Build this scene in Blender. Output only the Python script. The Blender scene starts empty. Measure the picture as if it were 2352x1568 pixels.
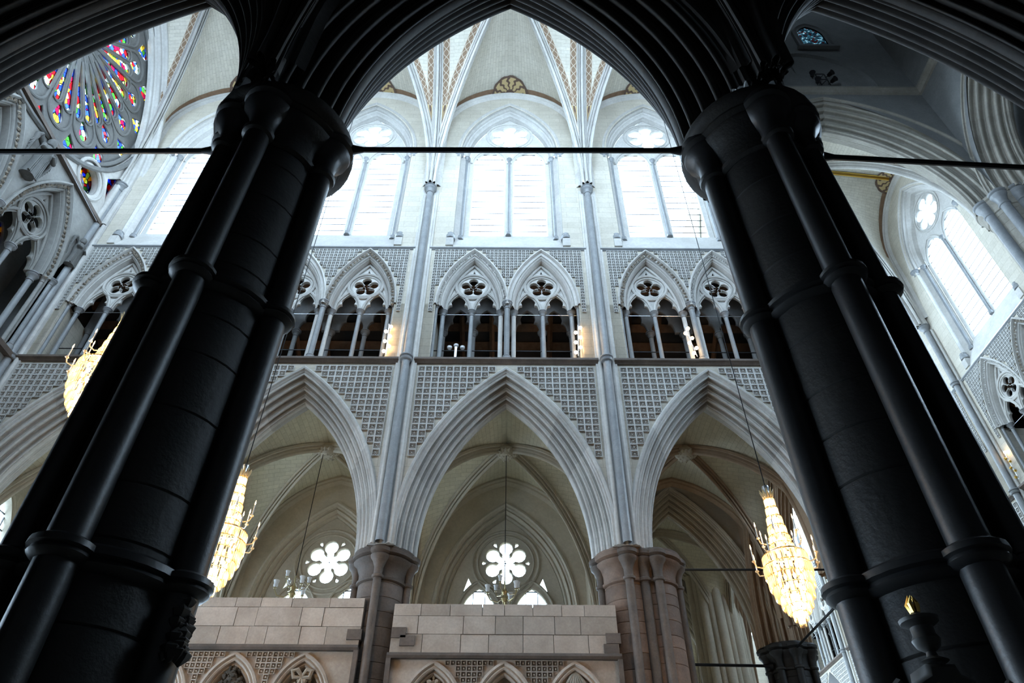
import bpy, math, random
import numpy as np
from mathutils import Vector, Matrix
random.seed(7); rng = np.random.default_rng(7)
PI = math.pi
S = bpy.context.scene
COL = S.collection

# ------------------------------------------------------------------ camera
PITCH, ROLL = math.radians(42.26), math.radians(0.363)
cam_d = bpy.data.cameras.new('camera'); cam_d.lens = 24.0; cam_d.sensor_width = 36.0; cam_d.clip_end = 300
cam = bpy.data.objects.new('camera', cam_d); COL.objects.link(cam)
fw = Vector((0, math.cos(PITCH), math.sin(PITCH))); rt = Vector((1, 0, 0)); up = rt.cross(fw)
r2 = rt * math.cos(ROLL) + up * math.sin(ROLL); u2 = -rt * math.sin(ROLL) + up * math.cos(ROLL)
cam.matrix_world = Matrix(((r2.x, u2.x, -fw.x, 0), (r2.y, u2.y, -fw.y, 0), (r2.z, u2.z, -fw.z, 1.6), (0, 0, 0, 1)))
S.camera = cam
# ------------------------------------------------------------------ sky and exposure
W = bpy.data.worlds.new('overcast_sky'); S.world = W; W.use_nodes = True
bg = W.node_tree.nodes['Background']; bg.inputs[0].default_value = (0.60, 0.80, 1.0, 1); bg.inputs[1].default_value = 15.0
S.view_settings.view_transform = 'Standard'; S.view_settings.look = 'None'
S.view_settings.gamma = 1.0; S.view_settings.use_curve_mapping = False
S.view_settings.exposure = 0.0
try:
    S.cycles.max_bounces = 6; S.cycles.diffuse_bounces = 4; S.cycles.glossy_bounces = 2
    S.cycles.transparent_max_bounces = 8; S.cycles.sample_clamp_indirect = 6.0
    S.cycles.use_adaptive_sampling = True; S.cycles.adaptive_threshold = 0.025
    S.cycles.caustics_reflective = False; S.cycles.caustics_refractive = False
except Exception:
    pass
def portal(loc, rot, sx, sy):          # tells the renderer where the sky comes in: for the large window openings
    l = bpy.data.lights.new('window_daylight', 'AREA'); l.shape = 'RECTANGLE'; l.size = sx; l.size_y = sy
    l.cycles.is_portal = True
    o = bpy.data.objects.new('window_daylight', l); COL.objects.link(o); o.location = loc; o.rotation_euler = rot
    return o

# ------------------------------------------------------------------ dimensions
DF = 15.3            # far wall face (Y)
BAY = 5.87
BX = [-11.90, -6.03, -0.16, 5.71]      # bay centres of the far wall
SPR_V = 23.15        # vault springing
NY = 4.6             # near arcade centre line
NX = [-8.5, -2.80, 2.90, 8.7]
RWX = 18.96          # face of the right-hand (sanctuary) wall
RY = [19.6, 25.47, 31.34, 37.21, 43.08, 48.95]
LWX = -14.75         # end wall face
TH = 1.6             # wall thickness

# ------------------------------------------------------------------ materials
MATS = {}
def nt(name):
    m = bpy.data.materials.new(name); m.use_nodes = True
    t = m.node_tree; b = t.nodes['Principled BSDF']; MATS[name] = m
    return m, t, b, t.nodes, t.links
def mixc(t, fac, a, b, blend='MIX'):
    n = t.nodes.new('ShaderNodeMix'); n.data_type = 'RGBA'; n.blend_type = blend
    for i, v in ((0, fac), (6, a), (7, b)):
        if hasattr(v, 'links') or hasattr(v, 'is_linked'): t.links.new(v, n.inputs[i])
        else: n.inputs[i].default_value = v if not isinstance(v, tuple) else (*v, 1)
    return n.outputs[2]
def ramp(t, fac, stops):
    n = t.nodes.new('ShaderNodeValToRGB'); t.links.new(fac, n.inputs[0]); e = n.color_ramp.elements
    while len(e) < len(stops): e.new(0.5)
    for k, (p, c) in enumerate(stops): e[k].position = p; e[k].color = (*c, 1) if len(c) == 3 else c
    return n.outputs[0]
def noise(t, vec, scale, detail=4, rough=.6):
    n = t.nodes.new('ShaderNodeTexNoise'); n.inputs['Scale'].default_value = scale; n.inputs['Detail'].default_value = detail
    n.inputs['Roughness'].default_value = rough
    if vec is not None: t.links.new(vec, n.inputs['Vector'])
    return n.outputs[0]
def coords(t, which='Object'):
    return t.nodes.new('ShaderNodeTexCoord').outputs[which]
def bump(t, b, h, strength, dist=.02):
    n = t.nodes.new('ShaderNodeBump'); n.inputs['Strength'].default_value = strength; n.inputs['Distance'].default_value = dist
    t.links.new(h, n.inputs['Height']); t.links.new(n.outputs[0], b.inputs['Normal'])
def stone(name, c1, c2, rough=.75, scale=1.3, rand=.18, bmp=.25, brick=None, mortar=(.25, .24, .22), spec=.3, uv=False):
    m, t, b, N, L = nt(name)
    co = coords(t, 'UV' if uv else 'Object')
    geo = N.new('ShaderNodeNewGeometry').outputs['Position']
    f1 = noise(t, geo, scale, 5, .65)
    col = ramp(t, f1, [(.28, c1), (.72, c2)])
    f2 = noise(t, geo, scale * 9, 3, .6)
    col = mixc(t, ramp(t, f2, [(.35, (0, 0, 0)), (.75, (.35, .35, .35))]), col, tuple(x * .72 for x in c1))
    if rand:
        oi = N.new('ShaderNodeObjectInfo').outputs['Random']
        mr = N.new('ShaderNodeMapRange'); mr.inputs[3].default_value = 1 - rand; mr.inputs[4].default_value = 1 + rand * .6
        L.new(oi, mr.inputs[0])
        vm = N.new('ShaderNodeVectorMath'); vm.operation = 'SCALE'; L.new(col, vm.inputs[0]); L.new(mr.outputs[0], vm.inputs['Scale'])
        col = vm.outputs[0]
    h = f2
    if brick:
        bw, bh, off = brick
        if not uv:
            sp = N.new('ShaderNodeSeparateXYZ'); L.new(co, sp.inputs[0]); cb = N.new('ShaderNodeCombineXYZ')
            ad = N.new('ShaderNodeMath'); L.new(sp.outputs[0], ad.inputs[0]); L.new(sp.outputs[1], ad.inputs[1])
            L.new(ad.outputs[0], cb.inputs[0]); L.new(sp.outputs[2], cb.inputs[1]); co2 = cb.outputs[0]
        else: co2 = co
        bt = N.new('ShaderNodeTexBrick'); L.new(co2, bt.inputs['Vector'])
        bt.inputs['Color1'].default_value = (1, 1, 1, 1); bt.inputs['Color2'].default_value = (.91, .91, .91, 1)
        bt.inputs['Mortar'].default_value = (*mortar, 1); bt.inputs['Scale'].default_value = 1
        bt.inputs['Mortar Size'].default_value = off; bt.inputs['Brick Width'].default_value = bw; bt.inputs['Row Height'].default_value = bh
        col = mixc(t, 1.0, col, bt.outputs['Color'], 'MULTIPLY')
    L.new(col, b.inputs['Base Color']); b.inputs['Roughness'].default_value = rough
    b.inputs['Specular IOR Level'].default_value = spec
    if bmp: bump(t, b, h, bmp)
    return m
stone('stone', (.52, .50, .47), (.70, .68, .65))
stone('ashlar', (.58, .53, .44), (.70, .65, .56), brick=(.85, .30, .006), mortar=(.72, .70, .67), rand=0)
stone('aisle_stone', (.50, .44, .34), (.64, .57, .46), rand=.1)
stone('rose_shade_stone', (.13, .13, .125), (.21, .205, .195), rand=.1)  # backlit shade of the rose tracery put into a darker stone colour
stone('aisle_lamp_tint', (.36, .25, .16), (.50, .36, .25), rand=.1)  # warm lamp light of the right aisle put into the stone colour
stone('rear_shade_stone', (.15, .15, .15), (.23, .225, .22), rand=.1)  # shade behind the front tracery put into a darker stone colour
stone('crossing_stone', (.29, .265, .225), (.42, .39, .34), rand=.12)
stone('web', (.64, .595, .50), (.76, .715, .62), brick=(.42, .15, .006), mortar=(.66, .64, .60), rand=.06, uv=True)
stone('web_lamp_tint', (.70, .64, .48), (.82, .76, .60), brick=(.36, .15, .006), mortar=(.7, .68, .62), rand=.06, uv=True)  # lamp light on the aisle vault put into the colour, paler and yellower
stone('block', (.42, .335, .27), (.60, .51, .43), rand=.2, scale=2.2, bmp=.3)
stone('diaper_pale', (.50, .49, .47), (.66, .65, .63), rand=0)
stone('diaper_ground', (.17, .135, .105), (.32, .27, .23), rand=0, scale=2.0)
stone('diaper_ground_pale', (.30, .27, .24), (.44, .41, .38), rand=0, scale=2.0)
stone('end_shade_stone', (.27, .265, .25), (.40, .39, .37), rand=.12)  # shade of the end gallery put into a darker stone colour
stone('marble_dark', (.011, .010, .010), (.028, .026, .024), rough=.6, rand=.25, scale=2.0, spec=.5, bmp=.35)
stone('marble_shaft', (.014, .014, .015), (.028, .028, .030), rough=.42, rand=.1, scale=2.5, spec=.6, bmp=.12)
stone('marble_grey', (.23, .24, .25), (.36, .37, .38), rough=.4, rand=.12, scale=3, spec=.5, bmp=.1)
stone('marble_brown', (.10, .080, .068), (.20, .155, .13), rough=.6, rand=.3, scale=2.5, bmp=.3)
stone('marble_red', (.15, .10, .075), (.27, .185, .14), rough=.6, rand=.3, scale=2.5, bmp=.3)
stone('near_shade_stone', (.035, .034, .034), (.065, .062, .06), rough=.62, rand=.15, scale=1.5)  # unlit near arcade: shade put into a darkened copy of the stone
stone('gold_stone', (.30, .20, .09), (.50, .36, .17), rand=0, scale=4)
stone('plaster', (.20, .20, .20), (.26, .26, .255), rand=0, bmp=.05)
stone('floor_stone', (.30, .28, .25), (.44, .42, .38), rand=0, brick=(1.2, .6, .01))
stone('carving', (.26, .215, .165), (.42, .37, .31), rand=.2, scale=5, bmp=.6)
stone('bronze_carving', (.06, .05, .04), (.13, .11, .09), rand=.1, scale=6, bmp=.6)
stone('panel_orange', (.26, .15, .07), (.40, .25, .12), rand=0, scale=3)
stone('panel_pale', (.34, .27, .20), (.46, .38, .30), rand=.1, scale=3)
stone('wood', (.26, .14, .08), (.42, .25, .15), rand=.3, scale=6, bmp=.2)
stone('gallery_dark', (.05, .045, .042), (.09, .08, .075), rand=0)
def simple(name, col, rough=.5, metal=0, emit=None, es=0):
    m, t, b, N, L = nt(name)
    b.inputs['Base Color'].default_value = (*col, 1); b.inputs['Roughness'].default_value = rough; b.inputs['Metallic'].default_value = metal
    if emit: b.inputs['Emission Color'].default_value = (*emit, 1); b.inputs['Emission Strength'].default_value = es
    f = noise(t, coords(t), 9, 3); mr = N.new('ShaderNodeMapRange'); mr.inputs[3].default_value = rough * .8; mr.inputs[4].default_value = min(1, rough * 1.2)
    L.new(f, mr.inputs[0]); L.new(mr.outputs[0], b.inputs['Roughness'])
    return m
simple('iron', (.02, .02, .022), .45, .6)
simple('steel', (.5, .52, .55), .3, .9)
simple('gold', (.75, .48, .12), .32, 1)
simple('brass', (.45, .36, .20), .35, 1)
simple('lead', (.04, .04, .045), .6)
simple('white_enamel', (.8, .8, .8), .4)
simple('bulb', (1, .8, .5), .4, 0, (1, .70, .40), 85)
simple('globe_lamp', (1, .8, .5), .4, 0, (1, .64, .30), 38)
simple('bulb_dim', (1, .85, .6), .3, 0, (1, .70, .38), 9)
simple('candle_flame', (1, .8, .5), .4, 0, (1, .6, .25), 40)
simple('marble_white', (.045, .045, .044), .5)
def glassy(name, tint, fac):
    m, t, b, N, L = nt(name); out = N['Material Output']
    tr = N.new('ShaderNodeBsdfTransparent'); tr.inputs[0].default_value = (*tint, 1)
    gl = N.new('ShaderNodeBsdfGlossy'); gl.inputs['Roughness'].default_value = .08
    mx = N.new('ShaderNodeMixShader'); mx.inputs[0].default_value = fac
    L.new(tr.outputs[0], mx.inputs[1]); L.new(gl.outputs[0], mx.inputs[2]); L.new(mx.outputs[0], out.inputs[0])
    return m, t, tr, N, L
glassy('clear_glass', (.92, .95, .97), .04)
def stained(name, stops, scale):
    m, t, tr, N, L = glassy(name, (1, 1, 1), .03)
    co = N.new('ShaderNodeNewGeometry').outputs['Position']; v = N.new('ShaderNodeTexVoronoi'); v.inputs['Scale'].default_value = scale; L.new(co, v.inputs['Vector'])
    sp = N.new('ShaderNodeSeparateColor'); L.new(v.outputs['Color'], sp.inputs[0])
    col = ramp(t, sp.outputs[0], stops)
    t.nodes[-1].color_ramp.interpolation = 'CONSTANT'
    v2 = N.new('ShaderNodeTexVoronoi'); v2.feature = 'DISTANCE_TO_EDGE'; v2.inputs['Scale'].default_value = scale; L.new(co, v2.inputs['Vector'])
    lead = ramp(t, v2.outputs['Distance'], [(.03, (.02, .02, .02)), (.07, (1, 1, 1))])
    L.new(mixc(t, 1, col, lead, 'MULTIPLY'), tr.inputs[0])
stained('stained_glass', [(0, (.01, .025, .20)), (.17, (.20, .004, .006)), (.30, (.02, .10, .012)), (.43, (.42, .22, .015)), (.54, (.55, .60, .55)), (.66, (.02, .05, .28)), (.78, (.16, .003, .02)), (.88, (.30, .34, .08))], 5.5)
stained('blue_glass', [(0, (.03, .05, .06)), (.3, (.06, .10, .11)), (.6, (.12, .17, .18)), (.85, (.07, .02, .02)), (.93, (.22, .26, .26))], 9)
def crystal():
    m, t, b, N, L = nt('crystal'); out = N['Material Output']
    tl = N.new('ShaderNodeBsdfTranslucent'); tl.inputs[0].default_value = (1, .86, .62, 1)
    gl = N.new('ShaderNodeBsdfGlossy'); gl.inputs['Roughness'].default_value = .1; gl.inputs[0].default_value = (1, .95, .85, 1)
    tr = N.new('ShaderNodeBsdfTransparent'); tr.inputs[0].default_value = (1, .9, .72, 1)
    m1 = N.new('ShaderNodeMixShader'); m1.inputs[0].default_value = .3; L.new(tl.outputs[0], m1.inputs[1]); L.new(gl.outputs[0], m1.inputs[2])
    m2 = N.new('ShaderNodeMixShader'); m2.inputs[0].default_value = .35; L.new(m1.outputs[0], m2.inputs[1]); L.new(tr.outputs[0], m2.inputs[2])
    L.new(m2.outputs[0], out.inputs[0])
crystal()
def painted():                      # guilloche of linked rings, cream on brown, laid out along the strip (UV)
    m, t, b, N, L = nt('painted_band'); co = coords(t, 'UV')
    sp = N.new('ShaderNodeSeparateXYZ'); L.new(co, sp.inputs[0])
    def M(op, a, bb=None):
        n = N.new('ShaderNodeMath'); n.operation = op
        for i, v in enumerate((a, bb)):
            if v is None: continue
            if isinstance(v, (int, float)): n.inputs[i].default_value = v
            else: L.new(v, n.inputs[i])
        return n.outputs[0]
    s = M('SINE', M('MULTIPLY', sp.outputs[0], PI / .34))
    y = M('MULTIPLY', M('SUBTRACT', sp.outputs[1], .5), 2.0)
    d1 = M('ABSOLUTE', M('SUBTRACT', y, M('MULTIPLY', s, .72))); d2 = M('ABSOLUTE', M('ADD', y, M('MULTIPLY', s, .72)))
    d = M('MINIMUM', d1, d2)
    e = M('SUBTRACT', .97, M('ABSOLUTE', y)); d = M('MINIMUM', d, e)
    col = ramp(t, d, [(.10, (.50, .42, .33)), (.17, (.23, .15, .095))])
    L.new(col, b.inputs['Base Color']); b.inputs['Roughness'].default_value = .8
painted()
def leaf_paint():                   # gold acanthus leaves fanning out on a dark ground
    m, t, b, N, L = nt('painted_leaf'); co = coords(t, 'UV')
    sp = N.new('ShaderNodeSeparateXYZ'); L.new(co, sp.inputs[0])
    def M(op, a, bb=None):
        n = N.new('ShaderNodeMath'); n.operation = op
        for i, v in enumerate((a, bb)):
            if v is None: continue
            if isinstance(v, (int, float)): n.inputs[i].default_value = v
            else: L.new(v, n.inputs[i])
        return n.outputs[0]
    x = M('SUBTRACT', sp.outputs[0], .5); y = sp.outputs[1]
    ang = M('ARCTAN2', y, x); r = M('SQRT', M('ADD', M('MULTIPLY', x, x), M('MULTIPLY', y, y)))
    leaf = M('ABSOLUTE', M('SINE', M('ADD', M('MULTIPLY', ang, 5.5), M('MULTIPLY', M('SINE', M('MULTIPLY', r, 30.0)), .35))))
    edge = M('MULTIPLY', M('LESS_THAN', r, .70), M('GREATER_THAN', r, .20))
    col = ramp(t, M('MULTIPLY', leaf, edge), [(.42, (.12, .075, .055)), (.62, (.52, .39, .20))])
    L.new(col, b.inputs['Base Color']); b.inputs['Roughness'].default_value = .8
leaf_paint()
stone('painted_edge', (.20, .12, .075), (.30, .19, .12), rand=0, scale=5)

# ------------------------------------------------------------------ mesh helpers
class MB:
    def __init__(s): s.v = []; s.f = []; s.m = []; s.uv = None
    def add(s, vs, fs, mi=0):
        o = len(s.v); s.v += [tuple(map(float, p)) for p in vs]; s.f += [tuple(i + o for i in f) for f in fs]; s.m += [mi] * len(fs)
    def grid(s, P, mi=0, closed=False, uv=False):
        P = np.asarray(P, float); a, b = P.shape[:2]; fs = []
        bb = b if closed else b - 1
        for i in range(a - 1):
            for j in range(bb):
                k = (j + 1) % b
                fs.append((i * b + j, i * b + k, (i + 1) * b + k, (i + 1) * b + j))
        s.add(P.reshape(-1, 3), fs, mi)
    def box(s, c, d, mi=0, rz=0, rx=0):
        x, y, z = (k / 2 for k in d); R = Matrix.Rotation(rz, 3, 'Z') @ Matrix.Rotation(rx, 3, 'X')
        vs = [R @ Vector(q) + Vector(c) for q in [(-x, -y, -z), (x, -y, -z), (x, y, -z), (-x, y, -z), (-x, -y, z), (x, -y, z), (x, y, z), (-x, y, z)]]
        s.add(vs, [(0, 3, 2, 1), (4, 5, 6, 7), (0, 1, 5, 4), (1, 2, 6, 5), (2, 3, 7, 6), (3, 0, 4, 7)], mi)
    def rev(s, prof, n=16, c=(0, 0), mi=0, a0=0, a1=2 * PI, caps=True):
        full = abs(a1 - a0 - 2 * PI) < 1e-6; k = n if full else n + 1
        A = [a0 + (a1 - a0) * i / n for i in range(k)]
        P = [[(c[0] + r * math.cos(a), c[1] + r * math.sin(a), z) for a in A] for r, z in prof]
        s.grid(P, mi, closed=full)
        if caps and full:
            o = len(s.v)
            s.add(P[0] + P[-1], [tuple(range(k - 1, -1, -1)), tuple(range(k, 2 * k))], mi)
    def tube(s, pts, r, n=8, mi=0, up=(0, 1, 0), closed=False):
        pts = [np.array(p, float) for p in pts]; N = len(pts); rows = []
        for i, p in enumerate(pts):
            if closed: t = pts[(i + 1) % N] - pts[i - 1]
            else: t = pts[min(i + 1, N - 1)] - pts[max(i - 1, 0)]
            t = t / (np.linalg.norm(t) + 1e-9); b = np.array(up, float) - t * np.dot(up, t)
            if np.linalg.norm(b) < 1e-3: b = np.array((1, .3, .2)) - t * np.dot((1, .3, .2), t)
            b /= np.linalg.norm(b); c = np.cross(t, b); rr = r[i] if hasattr(r, '__len__') else r
            rows.append([p + rr * (math.cos(q) * b + math.sin(q) * c) for q in np.linspace(0, 2 * PI, n, endpoint=False)])
        if closed: rows.append(rows[0])
        s.grid(rows, mi, closed=True)
        if not closed:
            s.add(rows[0] + rows[-1], [tuple(range(n)), tuple(range(2 * n - 1, n - 1, -1))], mi)
    def mesh(s, name, mats, smooth=40, uvs=None):
        me = bpy.data.meshes.new(name); me.from_pydata(s.v, [], s.f)
        for m in ([mats] if isinstance(mats, str) else mats): me.materials.append(MATS[m])
        if any(s.m): me.polygons.foreach_set('material_index', s.m)
        if uvs is not None:
            l = me.uv_layers.new(name='UV'); uv = np.asarray(uvs, float)
            li = np.empty(len(me.loops), int); me.loops.foreach_get('vertex_index', li); l.data.foreach_set('uv', uv[li].ravel())
        if smooth:
            me.polygons.foreach_set('use_smooth', [True] * len(me.polygons)); me.set_sharp_from_angle(angle=math.radians(smooth))
        me.update(); return me
def plate(name, loops, y0, y1, mat, bev=.012):       # outline with holes in (x,z) -> slab between depths y0..y1
    cu = bpy.data.curves.new(name, 'CURVE'); cu.dimensions = '2D'; cu.fill_mode = 'BOTH'
    cu.extrude = max(.001, (y1 - y0) / 2 - bev); cu.bevel_depth = bev; cu.bevel_resolution = 0; cu.offset = -bev
    for lp in loops:
        sp = cu.splines.new('POLY'); sp.points.add(len(lp) - 1); sp.use_cyclic_u = True
        for i, (x, z) in enumerate(lp): sp.points[i].co = (x, z, 0, 1)
    ob = bpy.data.objects.new(name, cu); COL.objects.link(ob)
    me = bpy.data.meshes.new_from_object(ob.evaluated_get(bpy.context.evaluated_depsgraph_get()))
    bpy.data.objects.remove(ob); bpy.data.curves.remove(cu)
    me.transform(Matrix(((1, 0, 0, 0), (0, 0, -1, (y0 + y1) / 2), (0, 1, 0, 0), (0, 0, 0, 1))))
    me.name = name; me.materials.clear(); me.materials.append(MATS[mat]); return me
def obj(name, me, parent=None, loc=(0, 0, 0), rz=0, sc=None, **kw):
    o = bpy.data.objects.new(name, me); COL.objects.link(o); o.parent = parent; o.location = loc
    o.rotation_euler = rz if isinstance(rz, tuple) else (0, 0, rz)
    if sc: o.scale = sc if isinstance(sc, tuple) else (sc, sc, sc)
    for k, v in kw.items():
        if v: o[{'cat': 'category'}.get(k, k)] = v
    return o
def thing(name, label, cat, loc=(0, 0, 0), rz=0, group=None, kind=None, sc=None):
    return obj(name, None, None, loc, rz, sc, label=label, cat=cat, group=group, kind=kind)
CACHE = {}
def cached(key, fn):
    if key not in CACHE: CACHE[key] = fn()
    return CACHE[key]

# pointed arch: half span a, rise h; r shifts the curve outwards
def arch_pts(a, h, n=12, r=0.0, cu=0.0, zs=0.0):
    R = (a * a + h * h) / (2 * a); c = a - R; Rr = R + r
    th = math.acos(max(-1, min(1, -c / Rr)))
    right = [(cu + c + Rr * math.cos(th * i / n), zs + Rr * math.sin(th * i / n)) for i in range(n + 1)]
    right[-1] = (cu, right[-1][1])
    return [(2 * cu - x, z) for x, z in right] + right[-2::-1]      # left foot -> apex -> right foot
def arch_sweep(mb, prof, a, h, n=14, cu=0, zs=0, z0=None, mi=0, t0=0, t1=1):
    rows = []
    cols = [arch_pts(a, h, n, r, cu, zs) for r, d in prof]
    N = len(cols[0])
    for i in range(N):
        rows.append([(cols[j][i][0], prof[j][1], cols[j][i][1]) for j in range(len(prof))])
    if z0 is not None and z0 < zs:
        rows = [[(p[0], p[1], z0) for p in rows[0]]] + rows + [[(p[0], p[1], z0) for p in rows[-1]]]
    mb.grid(rows, mi)
def face_arches(mb, u0, u1, z0, z1, arches, n=14, d=0.0, mi=0):    # wall sheet with pointed openings that reach its foot
    top = []
    cur = u0; cols = []
    for cu, a, zs, h in sorted(arches):
        if cu - a > cur + 1e-6: cols.append(([(cur, z0), (cu - a, z0)]))
        p = arch_pts(a, h, n, 0, cu, zs); cols.append(p); cur = cu + a
    if u1 > cur + 1e-6: cols.append([(cur, z0), (u1, z0)])
    for c in cols:
        mb.grid([[(x, d, z) for x, z in c], [(x, d, z1) for x, z in c]], mi)
def rolls(W_, D_, spec):            # roll-and-hollow profile from (W_,0) to (0,D_)
    L = math.hypot(W_, D_); t = (-W_ / L, D_ / L); nn = (-D_ / L, -W_ / L); tot = sum(w for _, w, _ in spec); s = 0; out = []
    for kind, w, amp in spec:
        w = w / tot * L
        k = {'r': 6, 'h': 5, 'f': 1}[kind]
        for i in range(k + 1):
            x = i / k
            if kind == 'r': am = amp * math.sin(PI * x) ** .6 if 0 < x < 1 else 0
            elif kind == 'h': am = -amp * math.sin(PI * x) ** .7 if 0 < x < 1 else 0
            else: am = amp
            p = (W_ + t[0] * (s + w * x) + nn[0] * am, t[1] * (s + w * x) + nn[1] * am)
            if not out or math.hypot(p[0] - out[-1][0], p[1] - out[-1][1]) > 1e-4: out.append(p)
        s += w
    return out
def foil(n, rho, q, rc, psi, rot=PI / 2, c=(0, 0), m=9, sq=(1, 1)):
    out = []
    for k in range(n):
        th = rot + 2 * PI * k / n; cx, cz = rho * math.cos(th), rho * math.sin(th)
        for i in range(m):
            a = th + math.radians(psi) * (2 * i / (m - 1) - 1); out.append((cx + q * math.cos(a), cz + q * math.sin(a)))
        a = th + PI / n; out.append((rc * math.cos(a), rc * math.sin(a)))
    return [(c[0] + x * sq[0], c[1] + z * sq[1]) for x, z in out]
def circle(r, c=(0, 0), n=32): return [(c[0] + r * math.cos(2 * PI * i / n), c[1] + r * math.sin(2 * PI * i / n)) for i in range(n)]
def trefoil_head(cu, a, zs, h):     # left foot -> top -> right foot, cusped
    half = [(1.0, 0), (1.0, .10), (.97, .22), (.88, .34), (.74, .42), (.55, .44), (.60, .52), (.64, .62), (.60, .74), (.47, .86), (.27, .95), (0, 1.04)]
    R = [(cu + a * x, zs + h * z) for x, z in half]
    return [(2 * cu - x, z) for x, z in R] + R[-2::-1]
def rows_col(prof, k): return prof
COLP = [(1.7, 0), (1.7, .10), (1.35, .16), (1.5, .20), (1.05, .26)]
def column_mesh(r, hgt, mat, n=12):
    def f():
        mb = MB(); mb.rev([(r * 1.75, 0), (r * 1.75, r * 1.5), (r * 1.35, r * 2.1), (r * 1.5, r * 2.6), (r, r * 3.3), (r, hgt - r * 3.2)], n)
        return mb.mesh('column_shaft', mat)
    return cached(('col', round(r, 3), round(hgt, 3), mat), f)
def cap_mesh(r, mat, n=14):
    def f():
        mb = MB(); k = r
        mb.rev([(k, 0), (k * 1.25, k * .15), (k * 1.25, k * .4), (k * 1.05, k * .55), (k * 1.15, k * 1.2), (k * 1.6, k * 1.9), (k * 1.95, k * 2.2), (k * 2.05, k * 2.5), (k * 1.8, k * 2.75), (k * 2.1, k * 2.95), (k * 2.1, k * 3.3)], n)
        return mb.mesh('capital', mat)
    return cached(('cap', round(r, 3), mat), f)
def column(parent, u, d, z, r, hgt, mat='marble_grey', cmat=None):
    c = obj('column', column_mesh(r, hgt, mat), parent, (u, d, z))
    obj('capital', cap_mesh(r, cmat or mat), c, (0, 0, hgt - 3.3 * r)); return c

# ------------------------------------------------------------------ arcades
ARC_A, ARC_H, ARC_Z = 2.19, 4.72, 8.95      # innermost half span, rise, springing
SPEC = [('f', .5, .02), ('r', 1.0, .06), ('h', 1.1, .11), ('f', .2, .02), ('r', 1.2, .075), ('h', 1.2, .12), ('f', .2, .02), ('r', 1.2, .075), ('h', 1.2, .12), ('f', .2, .02), ('r', 1.2, .075), ('h', .9, .10), ('r', .8, .05), ('f', .3, .02)]
def arcade_profile(Wd=.50, Dp=.76, th=TH, spec=SPEC, back=None):
    hood = [(Wd + .12, .0), (Wd + .12, -.05), (Wd + .08, -.085), (Wd + .035, -.07), (Wd + .02, -.01)]
    front = hood + rolls(Wd, Dp, spec)
    back = [(r, th - d) for r, d in reversed([(Wd + .12, 0), (Wd, .0)] + rolls(Wd, Dp, spec))]
    return front + back
PROF = arcade_profile()
def voussoir_mesh(key, prof, a, h, i, k, side, mat, eps=.0, sub=2):
    def f():
        mb = MB(); R0 = (a * a + h * h) / (2 * a); c = a - R0; rows = []
        for s in range(sub + 1):
            x = (i + s / sub) / k; row = []
            for r, d in prof:
                R = R0 + r; th = math.acos(max(-1, min(1, -c / R)))
                ang = th * x
                if s == 0 and i > 0: ang += eps
                if s == sub and i < k - 1: ang -= eps
                row.append((side * (c + R * math.cos(ang)), d, R * math.sin(ang)))
            rows.append(row if side > 0 else row[::-1])
        mb.grid(rows); return mb.mesh('voussoir', mat, 50)
    return cached((key, i, side, mat), f)
def arcade_arch(label, loc, rz, mat='stone', key='arc', prof=None, a=ARC_A, h=ARC_H, k=9, group=None, name='pointed_arch', sub=2):
    t = thing(name, label, 'arch', loc, rz, group)
    for s in (1, -1):
        for i in range(k):
            obj('voussoir', voussoir_mesh(key, prof or PROF, a, h, i, k, s, mat, sub=sub), t)
    return t

# diaper work: square carved flowers
def diaper_mesh(sz=.2, ground='diaper_ground', pale='diaper_pale'):
    def f():
        mb = MB(); h = sz / 2; b = h * .82; r = .026
        o = [(-h, -h), (h, -h), (h, h), (-h, h)]; i_ = [(-b, -b), (b, -b), (b, b), (-b, b)]
        V = [(x, -.012, z) for x, z in o] + [(x, -.012, z) for x, z in i_] + [(x * .94, r, z * .94) for x, z in i_]
        F = [(k, (k + 1) % 4, (k + 1) % 4 + 4, k + 4) for k in range(4)]
        mb.add(V, F, 0); mb.add(V, [(k + 4, (k + 1) % 4 + 4, (k + 1) % 4 + 8, k + 8) for k in range(4)], 0); mb.add(V, [(8, 9, 10, 11)], 1)
        for k in range(8):      # petals
            a = PI / 4 * k; L = b * (1.2 if k % 2 else .92); w = b * .22
            ca, sa = math.cos(a), math.sin(a)
            pt = lambda l, s, d: (l * ca - s * sa, d, l * sa + s * ca)
            mb.add([pt(b * .2, 0, r), pt(L * .68, w, r), pt(L, 0, r * .9), pt(L * .68, -w, r), pt(L * .62, 0, -.008)], [(0, 1, 4), (1, 2, 4), (2, 3, 4), (3, 0, 4)], 0)
        mb.add([(.018 * math.cos(q), -.012, .018 * math.sin(q)) for q in np.arange(6) * PI / 3], [tuple(range(6))], 0)
        return mb.mesh('diaper_tile', [pale, ground], 0)
    return cached(('diaper', sz, ground, pale), f)
def joined(name, base, places, sc=1.0):
    n = len(base.vertices); co = np.empty(n * 3); base.vertices.foreach_get('co', co); co = co.reshape(-1, 3) * sc
    V = np.concatenate([co + np.array(p) for p in places]); F = []; Mi = []
    bf = [tuple(p.vertices) for p in base.polygons]; bm = [p.material_index for p in base.polygons]
    for k in range(len(places)):
        F += [tuple(i + k * n for i in f) for f in bf]; Mi += bm
    me = bpy.data.meshes.new(name); me.from_pydata(V.tolist(), [], F)
    for m in base.materials: me.materials.append(m)
    me.polygons.foreach_set('material_index', Mi); me.update(); return me

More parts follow.
